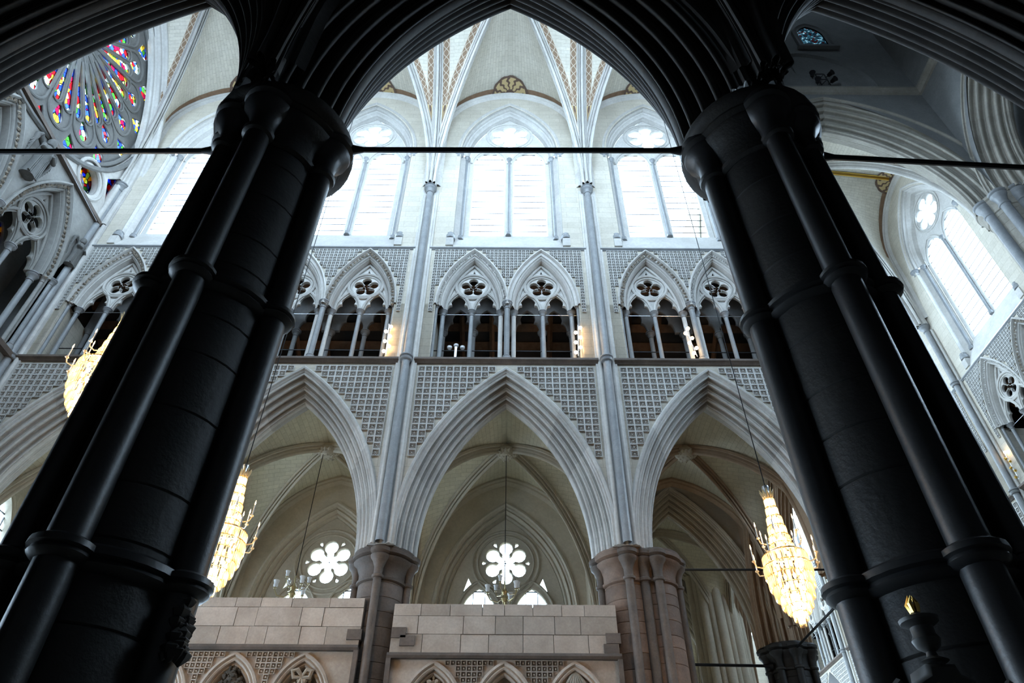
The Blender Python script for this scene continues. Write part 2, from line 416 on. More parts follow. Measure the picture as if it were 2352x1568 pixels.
# ------------------------------------------------------------------ triforium
Z_T = 14.75
T_A, T_H, T_Z = .92, 2.30, 2.35
def tri_hood():
    def f():
        mb = MB(); pr = [(.27, 0), (.27, -.05), (.22, -.07), (.19, -.01), (.185, .03), (.10, .04), (.095, .10), (.06, .06), (.03, .08), (.02, .14), (.0, .15), (-.02, .25), (-.02, .52)]
        arch_sweep(mb, pr, T_A, T_H, 14, 0, T_Z); return mb.mesh('arch_moulding', 'stone', 50)
    return cached('trihood', f)
def tri_plate(simple_=False):
    def f():
        out = arch_pts(T_A + .01, T_H, 14, 0, 0, T_Z)
        bot = [(T_A, T_Z), (.83, T_Z)] + trefoil_head(.46, .36, T_Z, .78)[::-1] + [(.08, T_Z), (-.08, T_Z)] + trefoil_head(-.46, .36, T_Z, .78)[::-1] + [(-.83, T_Z)]
        loops = [out + bot]
        loops.append(foil(5, .26, .158, .14, 128, c=(0, T_Z + 1.17), m=9))
        for s in (1, -1): loops.append([(s * .62, T_Z + .78), (s * .70, T_Z + .66), (s * .57, T_Z + .98)])
        loops.append([(-.07, T_Z + 1.80), (.07, T_Z + 1.80), (0, T_Z + 1.98)])
        return plate('tracery_plate', loops, .38, .50, 'stone', .008)
    return cached(('triplate', simple_), f)
def tri_rolls():
    def f():
        mb = MB(); c = T_Z + 1.17
        for R, r, d in ((.57, .048, .355), (.47, .034, .37)):
            mb.tube([(R * math.cos(q), d, c + R * math.sin(q)) for q in np.linspace(0, 2 * PI, 32, endpoint=False)], r, 6, closed=True)
        for s in (1, -1):
            for a, h, r, d in ((.42, .90, .045, .355), (.36, .80, .02, .375)):
                mb.tube([(x, d, z) for x, z in arch_pts(a, h, 8, 0, s * .46, T_Z)], r, 6)
        mb.tube([(x, .34, z) for x, z in arch_pts(T_A - .07, T_H - .12, 12, 0, 0, T_Z)], .05, 6)
        return mb.mesh('tracery_moulding', 'stone')
    return cached('trirolls', f)
def cusp_mesh():
    def f():
        mb = MB(); c = T_Z + 1.17
        for k in range(5):
            a = PI / 2 + 2 * PI * (k + .5) / 5; p = np.array((.155 * math.cos(a), .43, c + .155 * math.sin(a)))
            for q in (-1, 0, 1):
                b = a + PI + q * 1.0; e = p + .035 * np.array((math.cos(b), 0, math.sin(b)))
                mb.tube([p, e], [.018, .015], 6)
        return mb.mesh('foil_cusps', 'stone')
    return cached('tricusp', f)
def band_mesh(a, h, r0, zs, d, n=34, mat='carving', sz=.06, key='b'):
    def f():
        mb = MB(); pts = arch_pts(a, h, n // 2, r0, 0, zs); rr = random.Random(3)
        for i, (x, z) in enumerate(pts):
            for q in range(2):
                xx, zz = x + rr.uniform(-.02, .02), z + rr.uniform(-.02, .02); s = sz * rr.uniform(.7, 1.1); an = rr.uniform(0, PI)
                ca, sa = math.cos(an) * s, math.sin(an) * s
                mb.add([(xx - ca, d, zz - sa), (xx + sa * .5, d - .01, zz - ca * .5), (xx + ca, d, zz + sa), (xx - sa * .5, d - .01, zz + ca * .5), (xx, d - .05, zz)], [(0, 1, 4), (1, 2, 4), (2, 3, 4), (3, 0, 4)])
        return mb.mesh('leaf_band', mat, 0)
    return cached(('band', key, round(a, 2)), f)
def rear_plate():
    def f():
        loops = [[(-1.14, T_Z - .05)] + [(-.86, T_Z - .05)] + trefoil_head(-.46, .38, T_Z - .05, .95) + [(-.06, T_Z - .05), (.06, T_Z - .05)] + trefoil_head(.46, .38, T_Z - .05, .95) + [(.86, T_Z - .05), (1.14, T_Z - .05), (1.14, T_Z + 2.0), (-1.14, T_Z + 2.0)]]
        return plate('rear_tracery', loops, 1.22, 1.34, 'rear_shade_stone', .02)
    return cached('rear', f)
def tri_unit(t, u, leafy=0, sc=1.0, rear=True):
    p = obj('arch_moulding', tri_hood(), t, (u, 0, 0)); q = obj('tracery', tri_plate(), t, (u, 0, 0))
    obj('tracery_moulding', tri_rolls(), q); obj('foil_cusps', cusp_mesh(), q)
    if leafy: obj('leaf_band', band_mesh(T_A, T_H, .14, T_Z, .02, 40 if leafy == 1 else 60, 'diaper_pale' if leafy == 2 else 'carving', .085 if leafy == 1 else .045, leafy), p, kind='stuff')
    if rear: obj('rear_tracery', rear_plate(), t, (u, 0, 0))
    column(t, u, .36, 0, .068, T_Z + .02)
    if rear:
        column(t, u + .02, 1.28, 0, .075, T_Z - .03, 'rear_shade_stone')
def triforium(label, loc, rz, leafy=(0, 0), group=None):
    t = thing('triforium_arcade', label, 'arcade', loc, rz, group)
    for s, lf in zip((-1, 1), leafy): tri_unit(t, s * 1.14, lf)
    column(t, 0, .10, 0, .085, T_Z + .15); column(t, -.21, .36, 0, .07, T_Z + .02, 'stone', 'marble_grey'); column(t, .21, .36, 0, .07, T_Z + .02, 'stone', 'marble_grey')
    for s in (-1, 1):
        column(t, s * 2.06, .36, 0, .07, T_Z + .02); column(t, s * 2.26, .14, 0, .055, T_Z + .1, 'marble_grey')
        column(t, s * 2.12, 1.28, 0, .075, T_Z - .03, 'rear_shade_stone')
    column(t, .0, 1.28, 0, .08, T_Z - .03, 'rear_shade_stone')
    def sill():
        mb = MB(); mb.box((0, .75, -.02), (BAY - .36, 1.7, .1)); return mb.mesh('sill_slab', 'stone')
    obj('sill_slab', cached('trisill', sill), t)
    def rail(z, r, m, d):
        mb = MB(); mb.tube([(-2.3, d, z), (2.3, d, z)], r, 6, up=(0, 0, 1)); return mb.mesh('guard_rail', m)
    obj('guard_rail', cached('rail1', lambda: rail(1.02, .018, 'iron', .75)), t)
    obj('guard_rail', cached('rail2', lambda: rail(.26, .05, 'steel', 2.0)), t)
    obj('tie_wire', cached('rail3', lambda: rail(T_Z - .12, .009, 'steel', .37)), t)
    return t
def gallery(label, loc, rz):        # dark roof space behind the triforium with its timbers
    t = thing('gallery_roof', label, 'roof', loc, rz)
    def shell():
        mb = MB(); w = BAY / 2; y0, y1 = 1.5, 5.6
        P = [(-w, 0), (w, 0)]
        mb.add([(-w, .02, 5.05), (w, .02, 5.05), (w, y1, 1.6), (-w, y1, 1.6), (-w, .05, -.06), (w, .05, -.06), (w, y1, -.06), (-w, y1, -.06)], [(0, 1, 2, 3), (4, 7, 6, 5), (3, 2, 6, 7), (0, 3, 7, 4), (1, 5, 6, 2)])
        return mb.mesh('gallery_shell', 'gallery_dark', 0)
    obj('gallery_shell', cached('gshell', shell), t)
    def plank():
        mb = MB(); mb.box((0, 0, 0), (BAY - .1, .30, .05), rx=math.atan2(-3.45, 5.58)); return mb.mesh('roof_plank', 'wood', 0)
    for i in range(9):
        x = (i + .9) / 9.6; obj('roof_plank', cached('plank', plank), t, (0, .02 + 5.58 * x, 5.0 - 3.45 * x - .1))
    def rafter():
        mb = MB(); mb.tube([(0, 1.7, 3.7), (0, 5.4, 1.55)], .09, 4); mb.box((0, 3.2, 1.4), (.16, .16, 2.9)); return mb.mesh('rafter', 'wood', 0)
    for u in (-1.6, -.55, 1.5): obj('rafter', cached('rafter', rafter), t, (u, 0, 0))
    return t

# ------------------------------------------------------------------ clerestory windows
Z_C = 19.80
C_A, C_H, C_Z = 1.90, 3.55, 6.1
def lancet_loop(cu, a, z0, zs, h): return [(cu - a, z0)] + arch_pts(a, h, 8, 0, cu, zs) + [(cu + a, z0)]
def cler_plate():
    def f():
        z0 = 1.30
        out = [(-1.66, z0)] + arch_pts(1.66, 3.26, 14, 0, 0, C_Z) + [(1.66, z0)]
        loops = [out, lancet_loop(-.80, .63, z0 + .05, C_Z - .15, .90), lancet_loop(.80, .63, z0 + .05, C_Z - .15, .90), foil(6, .55, .27, .36, 140, c=(0, 8.02))]
        return plate('window_tracery', loops, .50, .66, 'stone', .03)
    return cached('clerplate', f)
def cler_mould():
    def f():
        mb = MB()
        pr = [(.20, 0), (.20, -.05), (.14, -.07), (.10, .0), (.06, .04), (.05, .10), (.0, .08), (-.03, .12), (-.03, .2), (-.10, .22), (-.13, .30), (-.19, .33), (-.20, .42), (-.245, .46), (-.245, .52)]
        arch_sweep(mb, pr, C_A, C_H, 14, 0, C_Z); 
        jam = [(.03, 0), (.03, .20), (-.19, .34), (-.245, .46), (-.245, .52)]
        for s in (1, -1):
            mb.grid([[(s * (C_A + r), d, z) for r, d in jam] for z in (0.0, C_Z)])
        mb.grid([[(-1.96, 0, .12), (-1.96, .5, 1.32)], [(1.96, 0, .12), (1.96, .5, 1.32)]])
        return mb.mesh('window_moulding', 'stone', 50)
    return cached('clermould', f)
def cler_rolls():
    def f():
        mb = MB()
        for R, r, d in ((.98, .04, .49), (.86, .03, .49)):
            mb.tube([(R * math.cos(q), d, 8.02 + R * math.sin(q)) for q in np.linspace(0, 2 * PI, 32, endpoint=False)], r, 6, closed=True)
        for s in (1, -1): mb.tube([(x, .48, z) for x, z in arch_pts(.74, 1.05, 8, 0, s * .80, C_Z - .15)], .045, 6)
        return mb.mesh('tracery_moulding', 'stone')
    return cached('clerrolls', f)
def pane_mesh(w, h, mat, key):
    def f():
        mb = MB(); mb.add([(-w / 2, 0, 0), (w / 2, 0, 0), (w / 2, 0, h), (-w / 2, 0, h)], [(0, 1, 2, 3)]); return mb.mesh('pane', mat, 0)
    return cached((key, round(w, 3), round(h, 3), mat), f)
def bars_mesh(w, h, step, vert=0, r=.011):
    def f():
        mb = MB()
        for i in range(1, int(h / step) + 1): mb.box((0, 0, i * step), (w, r, r))
        for i in range(vert): mb.box((-w / 2 + w * (i + 1) / (vert + 1), 0, h / 2), (r * .8, r, h))
        return mb.mesh('lead_bars', 'lead', 0)
    return cached(('bars', w, h, step, vert, r), f)
WIN = [0]
def clerestory(label, loc, rz, group='clerestory windows'):
    WIN[0] += 1
    t = thing('window_%d' % WIN[0], label, 'window', loc, rz, group, 'structure')
    obj('window_moulding', cler_mould(), t); q = obj('window_tracery', cler_plate(), t); obj('tracery_moulding', cler_rolls(), q)
    for s in (1, -1):
        p = obj('pane', pane_mesh(1.34, 5.9, 'clear_glass', 'p'), t, (s * .80, .58, 1.3)); obj('lead_bars', bars_mesh(1.24, 5.8, .36, 0, .02), p, (0, -.02, 0))
        column(t, s * 2.04, .10, .62, .10, 5.45); column(t, s * 1.72, .36, .9, .07, 5.2)
        def block():
            mb = MB(); mb.box((0, .12, 0), (.26, .34, .4)); return mb.mesh('base_block', 'stone', 0)
        obj('base_block', cached('cblock', block), t, (s * 2.04, 0, .37))
    obj('pane', pane_mesh(1.9, 1.8, 'clear_glass', 'p'), t, (0, .58, 7.12))
    column(t, 0, .46, 1.3, .06, 4.9)
    M_ = Matrix.Rotation(rz, 4, 'Z'); n = M_ @ Vector((0, .75, 0)); c = Vector(loc) + n + Vector((0, 0, 5.3))
    portal(c, (-PI / 2, 0, rz), 3.3, 8.2)
    return t

# ------------------------------------------------------------------ wall shaft, vault
def vault_shaft(label, loc, rz, z0=8.95, z1=SPR_V, rings=(14.68,), mat='marble_grey'):
    t = thing('vault_shaft', label, 'column shaft', (loc[0], loc[1], z0), rz, 'vault shafts on the walls')
    H = z1 - z0
    for u, d, r in ((0, -.16, .115), (-.19, -.05, .06), (.19, -.05, .06)):
        def f(r=r):
            mb = MB(); mb.rev([(r, 0), (r, H - .38)], 14, caps=False); return mb.mesh('shaft', mat if r > .1 else 'stone')
        obj('shaft', cached(('vs', r, round(H, 2)), f), t, (u, d, 0))
    obj('capital', cap_mesh(.115, mat), t, (0, -.16, H - .38))
    for z in rings:
        def g():
            mb = MB(); mb.rev([(.11, -.12), (.17, -.1), (.19, -.04), (.15, 0), (.2, .03), (.2, .07), (.115, .1)], 14, caps=False); return mb.mesh('ring_band', mat)
        obj('ring_band', cached(('ringb', mat), g), t, (0, -.16, z - z0))
    return t
def back_strip():
    def f():
        mb = MB(); mb.box((0, .0, 0), (.62, .1, 1)); return mb.mesh('shaft_backing', 'stone', 0)
    return cached('bstrip', f)
RIBP = [(-1, 0), (-1, .30), (-.80, .36), (-.62, .24), (-.56, .40), (-.66, .55), (-.56, .70), (-.40, .66), (-.34, .46), (-.26, .46), (-.26, .70), (-.3, .86), (-.16, 1.02), (0, 1.06), (.16, 1.02), (.3, .86), (.26, .70), (.26, .46), (.34, .46), (.40, .66), (.56, .70), (.66, .55), (.56, .40), (.62, .24), (.80, .36), (1, .30), (1, 0)]
RIB_OLD = [(-1, 0), (-1, .25), (-.72, .34), (-.80, .46), (-.74, .6), (-.52, .62), (-.42, .56), (-.34, .66), (-.36, .84), (-.2, .98), (0, 1.02), (.2, .98), (.36, .84), (.34, .66), (.42, .56), (.52, .62), (.74, .6), (.80, .46), (.72, .34), (1, .25), (1, 0)]
def curve_arc(P0, P1, z0, z1, K=15):          # vertical-plane arc from springing P0 to crown P1
    P0, P1 = np.array(P0, float), np.array(P1, float); a = np.linalg.norm(P1 - P0); h = z1 - z0
    R = (a * a + h * h) / (2 * a); c = a - R; th = math.acos(max(-1, min(1, -c / R)))
    out = []
    for i in range(K + 1):
        ang = th * i / K; x = c + R * math.cos(ang); s = 1 - x / a; q = P0 + (P1 - P0) * s; out.append((q[0], q[1], z0 + R * math.sin(ang)))
    return np.array(out)
def resample(P, K):
    d = np.r_[0, np.cumsum(np.linalg.norm(np.diff(P, axis=0), axis=1))]; t = np.linspace(0, d[-1], K + 1)
    return np.stack([np.interp(t, d, P[:, k]) for k in range(3)], 1)
def rib_mesh(mb, P, w, dep):
    P = np.asarray(P); rows = []
    for i, p in enumerate(P):
        T = P[min(i + 1, len(P) - 1)] - P[max(i - 1, 0)]; T = T / np.linalg.norm(T)
        hd = P[-1] - P[0]; hd[2] = 0; hd = hd / np.linalg.norm(hd); sd = np.array((-hd[1], hd[0], 0)); dn = np.cross(T, sd)
        if dn[2] > 0: dn = -dn
        if abs(dn[2]) < .05: dn = hd if np.dot(dn, hd) > 0 else dn
        rows.append([p + sd * (a * w / 2) + dn * (b * dep - dep * .25) for a, b in RIBP])
    mb.grid(rows)
def vault(parent, loc, rz, w, Sd, z0, zc, wr, webm='web', ribm='stone', rw=.34, rd=.42, paint=True, far_only=False, boss=None, trans=True):
    """one quadripartite bay: wall rib at d=0, opposite wall at d=-Sd; wr = (stilt z, apex z)"""
    key = ('vault', w, Sd, z0, zc, wr, webm, ribm, rw)
    K = 16; O = np.array((0, -Sd / 2))
    g = obj('vault_bay', None, parent, loc, rz)
    def build():
        res = []
        ribs = {}; 
        for su in (-1, 1):
            for sd_ in (0, 1):
                c = np.array((su * w / 2, -Sd * sd_ + (-.16 if sd_ == 0 else .16))); dv = O - c
                D = resample(curve_arc(c + dv * 0, O, z0, zc, K * 2), K)
                Tr = resample(curve_arc(c, (su * w / 2, -Sd / 2), z0, zc - .05, K * 2), K)
                a = w / 2 - .1; yw = 0 if sd_ == 0 else -Sd
                up = np.array([(su * a, yw, z0 + (wr[0] - z0) * i / 8) for i in range(8)])
                ar = arch_pts(a, wr[1] - wr[0], 12, 0, 0, wr[0])
                ar = [p for p in ar if p[0] * su >= -1e-6]; ar = sorted(ar, key=lambda p: p[1])
                Wl = resample(np.concatenate([up, [(x, yw, z) for x, z in ar]]), K)
                ribs[(su, sd_)] = (D, Tr, Wl)
        # webs
        def ruled(A, B, m=8, bulge=.06, off=0, s0=0., s1=1.):
            P = np.zeros((len(A), m + 1, 3)); uv = []
            lng = np.r_[0, np.cumsum(np.linalg.norm(np.diff((A + B) / 2, axis=0), axis=1))]
            for i in range(len(A)):
                L = np.linalg.norm(B[i] - A[i])
                for j in range(m + 1):
                    s = s0 + (s1 - s0) * j / m; P[i, j] = A[i] * (1 - s) + B[i] * s + np.array((0, 0, bulge * min(L, 3) * .35 * math.sin(PI * s) + off)); uv.append((lng[i], s * L))
            return P, uv
        lift = np.array((0, 0, rd * .1))
        for (su, sd_), (D, Tr, Wl) in ribs.items():
            for A, B in ((Wl, D), (Tr, D)):
                mb = MB(); P, uv = ruled(A + lift, B + lift); mb.grid(P)
                uv2 = [(v, u) for u, v in uv]
                res.append(('vault_web', mb.mesh('vault_web', webm, 30, uvs=uv2)))
        if paint:
            for (su, sd_), (D, Tr, Wl) in ribs.items():
                if far_only and sd_: continue
                for A, B in ((Tr, D), (D, Tr)):
                    mb = MB(); rows = []; uv = []; ln = np.r_[0, np.cumsum(np.linalg.norm(np.diff(A, axis=0), axis=1))]
                    for i in range(7, len(A)):
                        dirv = B[i] - A[i]; L = np.linalg.norm(dirv); dirv = dirv / (L + 1e-9); o0, o1 = rw * .5, min(rw * .5 + .30, max(L * .5, rw * .5 + .02))
                        s_ = [o0 + (o1 - o0) * q for q in (0, .5, 1)]
                        rows.append([A[i] + dirv * q + np.array((0, 0, .06 * min(L, 3) * .35 * math.sin(PI * min(q / (L + 1e-6), 1)) - .012 + rd * .1)) for q in s_]); uv += [(ln[i], v) for v in (0, .5, 1)]
                    mb.grid(rows); res.append(('painted_band', mb.mesh('painted_band', 'painted_band', 30, uvs=uv)))
                    mb = MB(); rows = []; uv = []
                    for i in range(4, 8):
                        dirv = B[i] - A[i]; L = np.linalg.norm(dirv); dirv = dirv / (L + 1e-9); ww = (.06, .16, .24, .30)[i - 4]; o0, o1 = rw * .5, min(rw * .5 + ww, max(L * .5, rw * .5 + .02))
                        rows.append([A[i] + dirv * q + np.array((0, 0, -.014 + rd * .1)) for q in (o0, o1)]); uv += [(.5, .16 + .15 * (i - 4)), (.8, .16 + .15 * (i - 4))]
                    mb.grid(rows); res.append(('painted_leaf', mb.mesh('painted_leaf', 'painted_leaf', 30, uvs=uv)))
                # brown edge by wall rib
                mb = MB(); rows = []
                for i in range(8, len(Wl)):
                    dirv = D[i] - Wl[i]; dirv = dirv / (np.linalg.norm(dirv) + 1e-9); rows.append([Wl[i] + dirv * q + np.array((0, 0, -.012 + rd * .1)) for q in (.12, .34)])
                mb.grid(rows); res.append(('painted_band', mb.mesh('painted_edge', 'painted_edge', 30)))
                mb = MB(); rows = []
                for i in range(7, len(D)):
                    dirv = Wl[i] - D[i]; dirv = dirv / (np.linalg.norm(dirv) + 1e-9); rows.append([D[i] + dirv * q + np.array((0, 0, -.012 + rd * .1)) for q in (rw * .5, rw * .5 + .09)])
                mb.grid(rows); res.append(('painted_band', mb.mesh('painted_edge', 'painted_edge', 30)))
            # leaf fans at the crown of the wall ribs
            for sd_ in (0,) if far_only else (0, 1):
                mb = MB(); uv = []; rows = []; sg = -1 if sd_ == 0 else 1; y0 = 0 if sd_ == 0 else -Sd; Q = []
                for su in (-1, 1):
                    D, Tr, Wl = ribs[(su, sd_)]; A, B = resample(Wl, 80)[44:], resample(D, 80)[44:]
                    for q in np.linspace(0, .4, 41): Q.append(A * (1 - q) + B * q + np.array((0, 0, .06 * 1.05 * math.sin(PI * q))))
                Q = np.concatenate(Q)
                for i in range(8):
                    row = []
                    for j in range(21):
                        a = PI * j / 20; rr = .05 + .72 * i / 7 * (1 + .05 * abs(math.sin(a * 5.5)))
                        x = rr * math.cos(a); y = .08 + rr * math.sin(a); d2 = (Q[:, 0] - x) ** 2 + (Q[:, 1] - y0 - sg * y) ** 2; ix = np.argsort(d2)[:4]; wq = 1 / (d2[ix] + 1e-5)
                        row.append((x, y0 + sg * y, float((Q[ix, 2] * wq).sum() / wq.sum()) - .02)); uv.append((.5 + x, y - .08))
                    rows.append(row)
                mb.grid(rows); res.append(('painted_fan', mb.mesh('painted_fan', 'painted_leaf', 30, uvs=uv)))
        for su in (-1, 1):
            for sd_ in (0, 1):
                D, Tr, Wl = ribs[(su, sd_)]
                mb = MB(); rib_mesh(mb, D, rw, rd); res.append(('diagonal_rib', mb.mesh('rib', ribm)))
                if trans and su == 1 or (trans == 2):
                    mb = MB(); rib_mesh(mb, Tr, rw * 1.15, rd * 1.05); res.append(('transverse_rib', mb.mesh('rib', ribm)))
        for sd_ in (0, 1):
            mb = MB(); yw = 0 if sd_ == 0 else -Sd; q = -1 if sd_ == 0 else 1
            arch_sweep(mb, [(0.05, yw), (.05, yw + q * .13), (-.06, yw + q * .16), (-.10, yw + q * .10), (-.16, yw + q * .10), (-.20, yw + q * .05), (-.26, yw)], w / 2 - .1, wr[1] - wr[0], 12, 0, wr[0], z0=z0 + .3)
            res.append(('wall_rib', mb.mesh('wall_rib', ribm)))
        return res
    for nm, me in cached(key, build): obj(nm, me, g)
    if boss:
        obj('vault_boss', boss_mesh(boss), g, (0, -Sd / 2, zc - rd * .8), sc=1)
    return g
def boss_mesh(mat):
    def f():
        mb = MB(); rr = random.Random(5)
        mb.rev([(.03, -.2), (.2, -.17), (.3, -.06), (.33, .06), (.25, .2)], 14)
        for k in range(26):
            a = rr.uniform(0, 2 * PI); b = rr.uniform(.1, .34); z = -.2 + b * .35; s = .075
            c = np.array((b * math.cos(a), b * math.sin(a), z)); t = np.array((-math.sin(a), math.cos(a), 0)) * s; e = np.array((math.cos(a), math.sin(a), .3)) * s
            mb.add([c - t, c + e * 1.3, c + t, c - e, c + np.array((0, 0, -.07))], [(0, 1, 4), (1, 2, 4), (2, 3, 4), (3, 0, 4)])
        return mb.mesh('vault_boss', mat, 30)
    return cached(('boss', mat), f)

# ------------------------------------------------------------------ piers
def drum(r, h, mat, n=28):
    def f():
        mb = MB(); mb.rev([(r - .012, .0), (r, .012), (r, h - .012), (r - .012, h)], n); return mb.mesh('course', mat)
    return cached(('drum', round(r, 3), round(h, 3), mat), f)
def plain_shaft(r, h, mat, n=16):
    def f():
        mb = MB(); mb.rev([(r, 0), (r, h)], n); return mb.mesh('shaft', mat)
    return cached(('psh', round(r, 3), round(h, 3), mat, n), f)
def ring(r, mat, n=28, k=1.0):
    def f():
        mb = MB(); mb.rev([(r * .97, -.10 * k), (r + .03 * k, -.09 * k), (r + .07 * k, -.05 * k), (r + .055 * k, -.015 * k), (r + .09 * k, .0), (r + .085 * k, .05 * k), (r + .03 * k, .085 * k), (r * .97, .1 * k)], n); return mb.mesh('ring', mat)
    return cached(('ring', round(r, 3), mat, k), f)
def big_cap(r, mat, n=32, k=1.0):
    def f():
        mb = MB(); mb.rev([(r, 0), (r + .05 * k, .02), (r + .06 * k, .07), (r + .01 * k, .1), (r + .02 * k, .28), (r + .09 * k, .42), (r + .17 * k, .48), (r + .19 * k, .54), (r + .13 * k, .58), (r + .22 * k, .62), (r + .23 * k, .70), (r + .15 * k, .76)], n); return mb.mesh('capital', mat)
    return cached(('bcap', round(r, 3), mat, k), f)
def pier(label, loc, cores, shafts, zc, cmat, smat, rings=(), z0=0.0, hc=.34, seed=1, capmat=None, group=None, ch=.76, ab_=.20):
    """cores: (dx,dy,r); shafts: (dx,dy,r); zc = top of capital"""
    t = thing('stone_pier', label, 'pier', (loc[0], loc[1], 0), 0, group); rr = random.Random(seed)
    for dx, dy, r in cores:
        z = z0
        while z < zc - ch - .02:
            h = min(round(hc * rr.choice((.75, 1, 1, 1.2)), 2), zc - ch - z)
            obj('course', drum(r, max(h, .03), cmat), t, (dx, dy, z), rr.uniform(0, 6)); z += h
        c = obj('capital', big_cap(r, capmat or cmat), t, (dx, dy, zc - .76))
        for q in rings: obj('ring', ring(r, smat), t, (dx, dy, q))
    for dx, dy, r in cores:
        def ab(r=r):
            mb = MB(); R = r + ab_; mb.rev([(R - .12, -.1), (R - .04, -.07), (R, -.02), (R, .04), (R - .05, .06)], 32); return mb.mesh('abacus', capmat or cmat)
        obj('abacus', cached(('abacus', r, ab_, capmat or cmat), ab), t, (dx, dy, zc - .02))
    for dx, dy, r in shafts:
        s = obj('shaft', plain_shaft(r, zc - .5 - z0, smat), t, (dx, dy, z0)); obj('capital', big_cap(r, capmat or smat, 20, .75), s, (0, 0, zc - .76 - z0))
        for q in rings: obj('ring', ring(r, smat, 20, .8), s, (0, 0, q - z0))
    return t
def tie_rod(label, a, b, r=.035, mat='iron'):
    t = thing('tie_rod', label, 'tie rod', a)
    a, b = np.array(a, float), np.array(b, float); d = (b - a); L = np.linalg.norm(d); e = d / L
    mb = MB(); mb.tube([(0, 0, 0), d], r, 8, up=(0, 0, 1)); obj('rod', mb.mesh('rod', mat), t)
    for s, base in ((1, (0, 0, 0)), (-1, d)):
        mb = MB(); base = np.array(base); mb.tube([base, base + e * s * .10, base + e * s * .28], [.11, .07, r], 10, up=(0, 0, 1)); obj('end_socket', mb.mesh('end_socket', mat), t)
    return t

# =================================================================== THE PLACE
HALF = BAY / 2
def wall_bay_mesh():
    def f():
        mb = MB()
        face_arches(mb, -HALF, HALF, ARC_Z, Z_T - .02, [(0, *(lambda p: (p[-1][0], ARC_Z, max(q[1] for q in p) - ARC_Z))(arch_pts(ARC_A, ARC_H, 14, .60, 0, ARC_Z)))], 18)
        r = .25; pa = arch_pts(T_A, T_H, 14, r, 0, T_Z); hA = max(q[1] for q in pa) - T_Z; aA = pa[-1][0]; aA = min(aA, 1.1399)
        face_arches(mb, -HALF, HALF, Z_T, Z_C, [(-1.14, aA, Z_T + T_Z, hA), (1.14, aA, Z_T + T_Z, hA)], 14)
        mb.grid([[(-HALF, 0, Z_T), (-HALF, 0, Z_T + T_Z)], [(-2.30, 0, Z_T), (-2.30, 0, Z_T + T_Z)]]); mb.grid([[(HALF, 0, Z_T), (HALF, 0, Z_T + T_Z)], [(2.30, 0, Z_T), (2.30, 0, Z_T + T_Z)]])
        for s in (1, -1): mb.grid([[(s * 2.30, 0, Z_T), (s * 2.30, 1.5, Z_T)], [(s * 2.30, 0, Z_T + T_Z), (s * 2.30, 1.5, Z_T + T_Z)]])
        face_arches(mb, -HALF, HALF, Z_C, 31.6, [(0, C_A + .04, Z_C + C_Z, C_H + .06)], 14)
        return mb.mesh('wall_face', 'ashlar', 0)
    return cached('wallbay', f)
def string_mesh(z, mat, w=BAY - .46, key='s', big=1.0):
    def f():
        mb = MB(); k = big
        pr = [(0, -.10 * k), (-.05 * k, -.09 * k), (-.09 * k, -.03 * k), (-.14 * k, .0), (-.14 * k, .07 * k), (-.06 * k, .1 * k), (0, .11 * k)]
        mb.grid([[(x, d, q) for d, q in pr] for x in (-w / 2, w / 2)]); return mb.mesh('string_course', mat)
    return cached(('string', mat, round(w, 2), big), f)
TILE = .205
def diaper_places():
    out = []
    R0 = (ARC_A ** 2 + ARC_H ** 2) / (2 * ARC_A); c = ARC_A - R0
    nz = int((14.5 - 9.6) / TILE)
    for i in range(nz):
        z = 14.48 - TILE * (i + .5)
        for j in range(-13, 14):
            u = j * TILE
            if abs(u) > HALF - .42: continue
            if math.hypot(abs(u) - c, z - ARC_Z) < R0 + .70: continue
            if z < 9.9: continue
            out.append((u, z))
    return out
def tri_tiles():
    out = []; R0 = (T_A ** 2 + T_H ** 2) / (2 * T_A); c = T_A - R0; s = .135
    for i in range(30):
        z = 4.9 - s * i
        if z < T_Z - .3: break
        for j in range(-20, 21):
            u = j * s
            if abs(u) > HALF - .4: continue
            if all(math.hypot(abs(u - q) + 0 - c, z - T_Z) > R0 + .33 or z < T_Z for q in (-1.14, 1.14)) and (z > T_Z + .3 or abs(u) > 2.42): out.append((u, -.03, z))
    return out
count = [0]
def elevation(wall, loc, rz, names, leafy, tiles=300, shafts=(1,), arch=True, gal=True, vous=9, tri=True):
    o = obj('wall_face', wall_bay_mesh(), wall, loc, rz)
    obj('string_course', string_mesh(0, 'marble_brown'), wall, (loc[0], loc[1], Z_T - .07), rz)
    obj('string_course', string_mesh(0, 'marble_grey', key='c', big=.6), wall, (loc[0], loc[1], Z_C - .02), rz)
    M_ = Matrix.Translation(loc) @ Matrix.Rotation(rz, 4, 'Z')
    dp = diaper_places()
    n = 0; rest = []
    for u, z in dp:
        if n < tiles and z > 10.6:
            obj('diaper_tile', diaper_mesh(TILE), wall, M_ @ Vector((u, -.03, z)), rz); n += 1
        else: rest.append((u, -.03, z))
    if rest: obj('diaper_field', joined('diaper_field', diaper_mesh(TILE), rest), wall, loc, rz, kind='stuff')
    obj('fine_diaper_field', cached('finediaper', lambda: joined('fine_diaper', diaper_mesh(.135, 'diaper_ground_pale'), tri_tiles())), wall, (loc[0], loc[1], Z_T), rz, kind='stuff')
    if arch: arcade_arch(names + ' pale moulded pointed arch of the arcade', (loc[0], loc[1], ARC_Z), rz, k=vous)
    if tri: triforium(names + ' gallery with paired traceried openings', (loc[0], loc[1], Z_T), rz, leafy)
    if gal: gallery('%s dark timbered roof space inside the gallery' % names, (loc[0], loc[1], Z_T), rz)
    clerestory(names + ' bright twin-lancet clerestory window', (loc[0], loc[1], Z_C), rz)

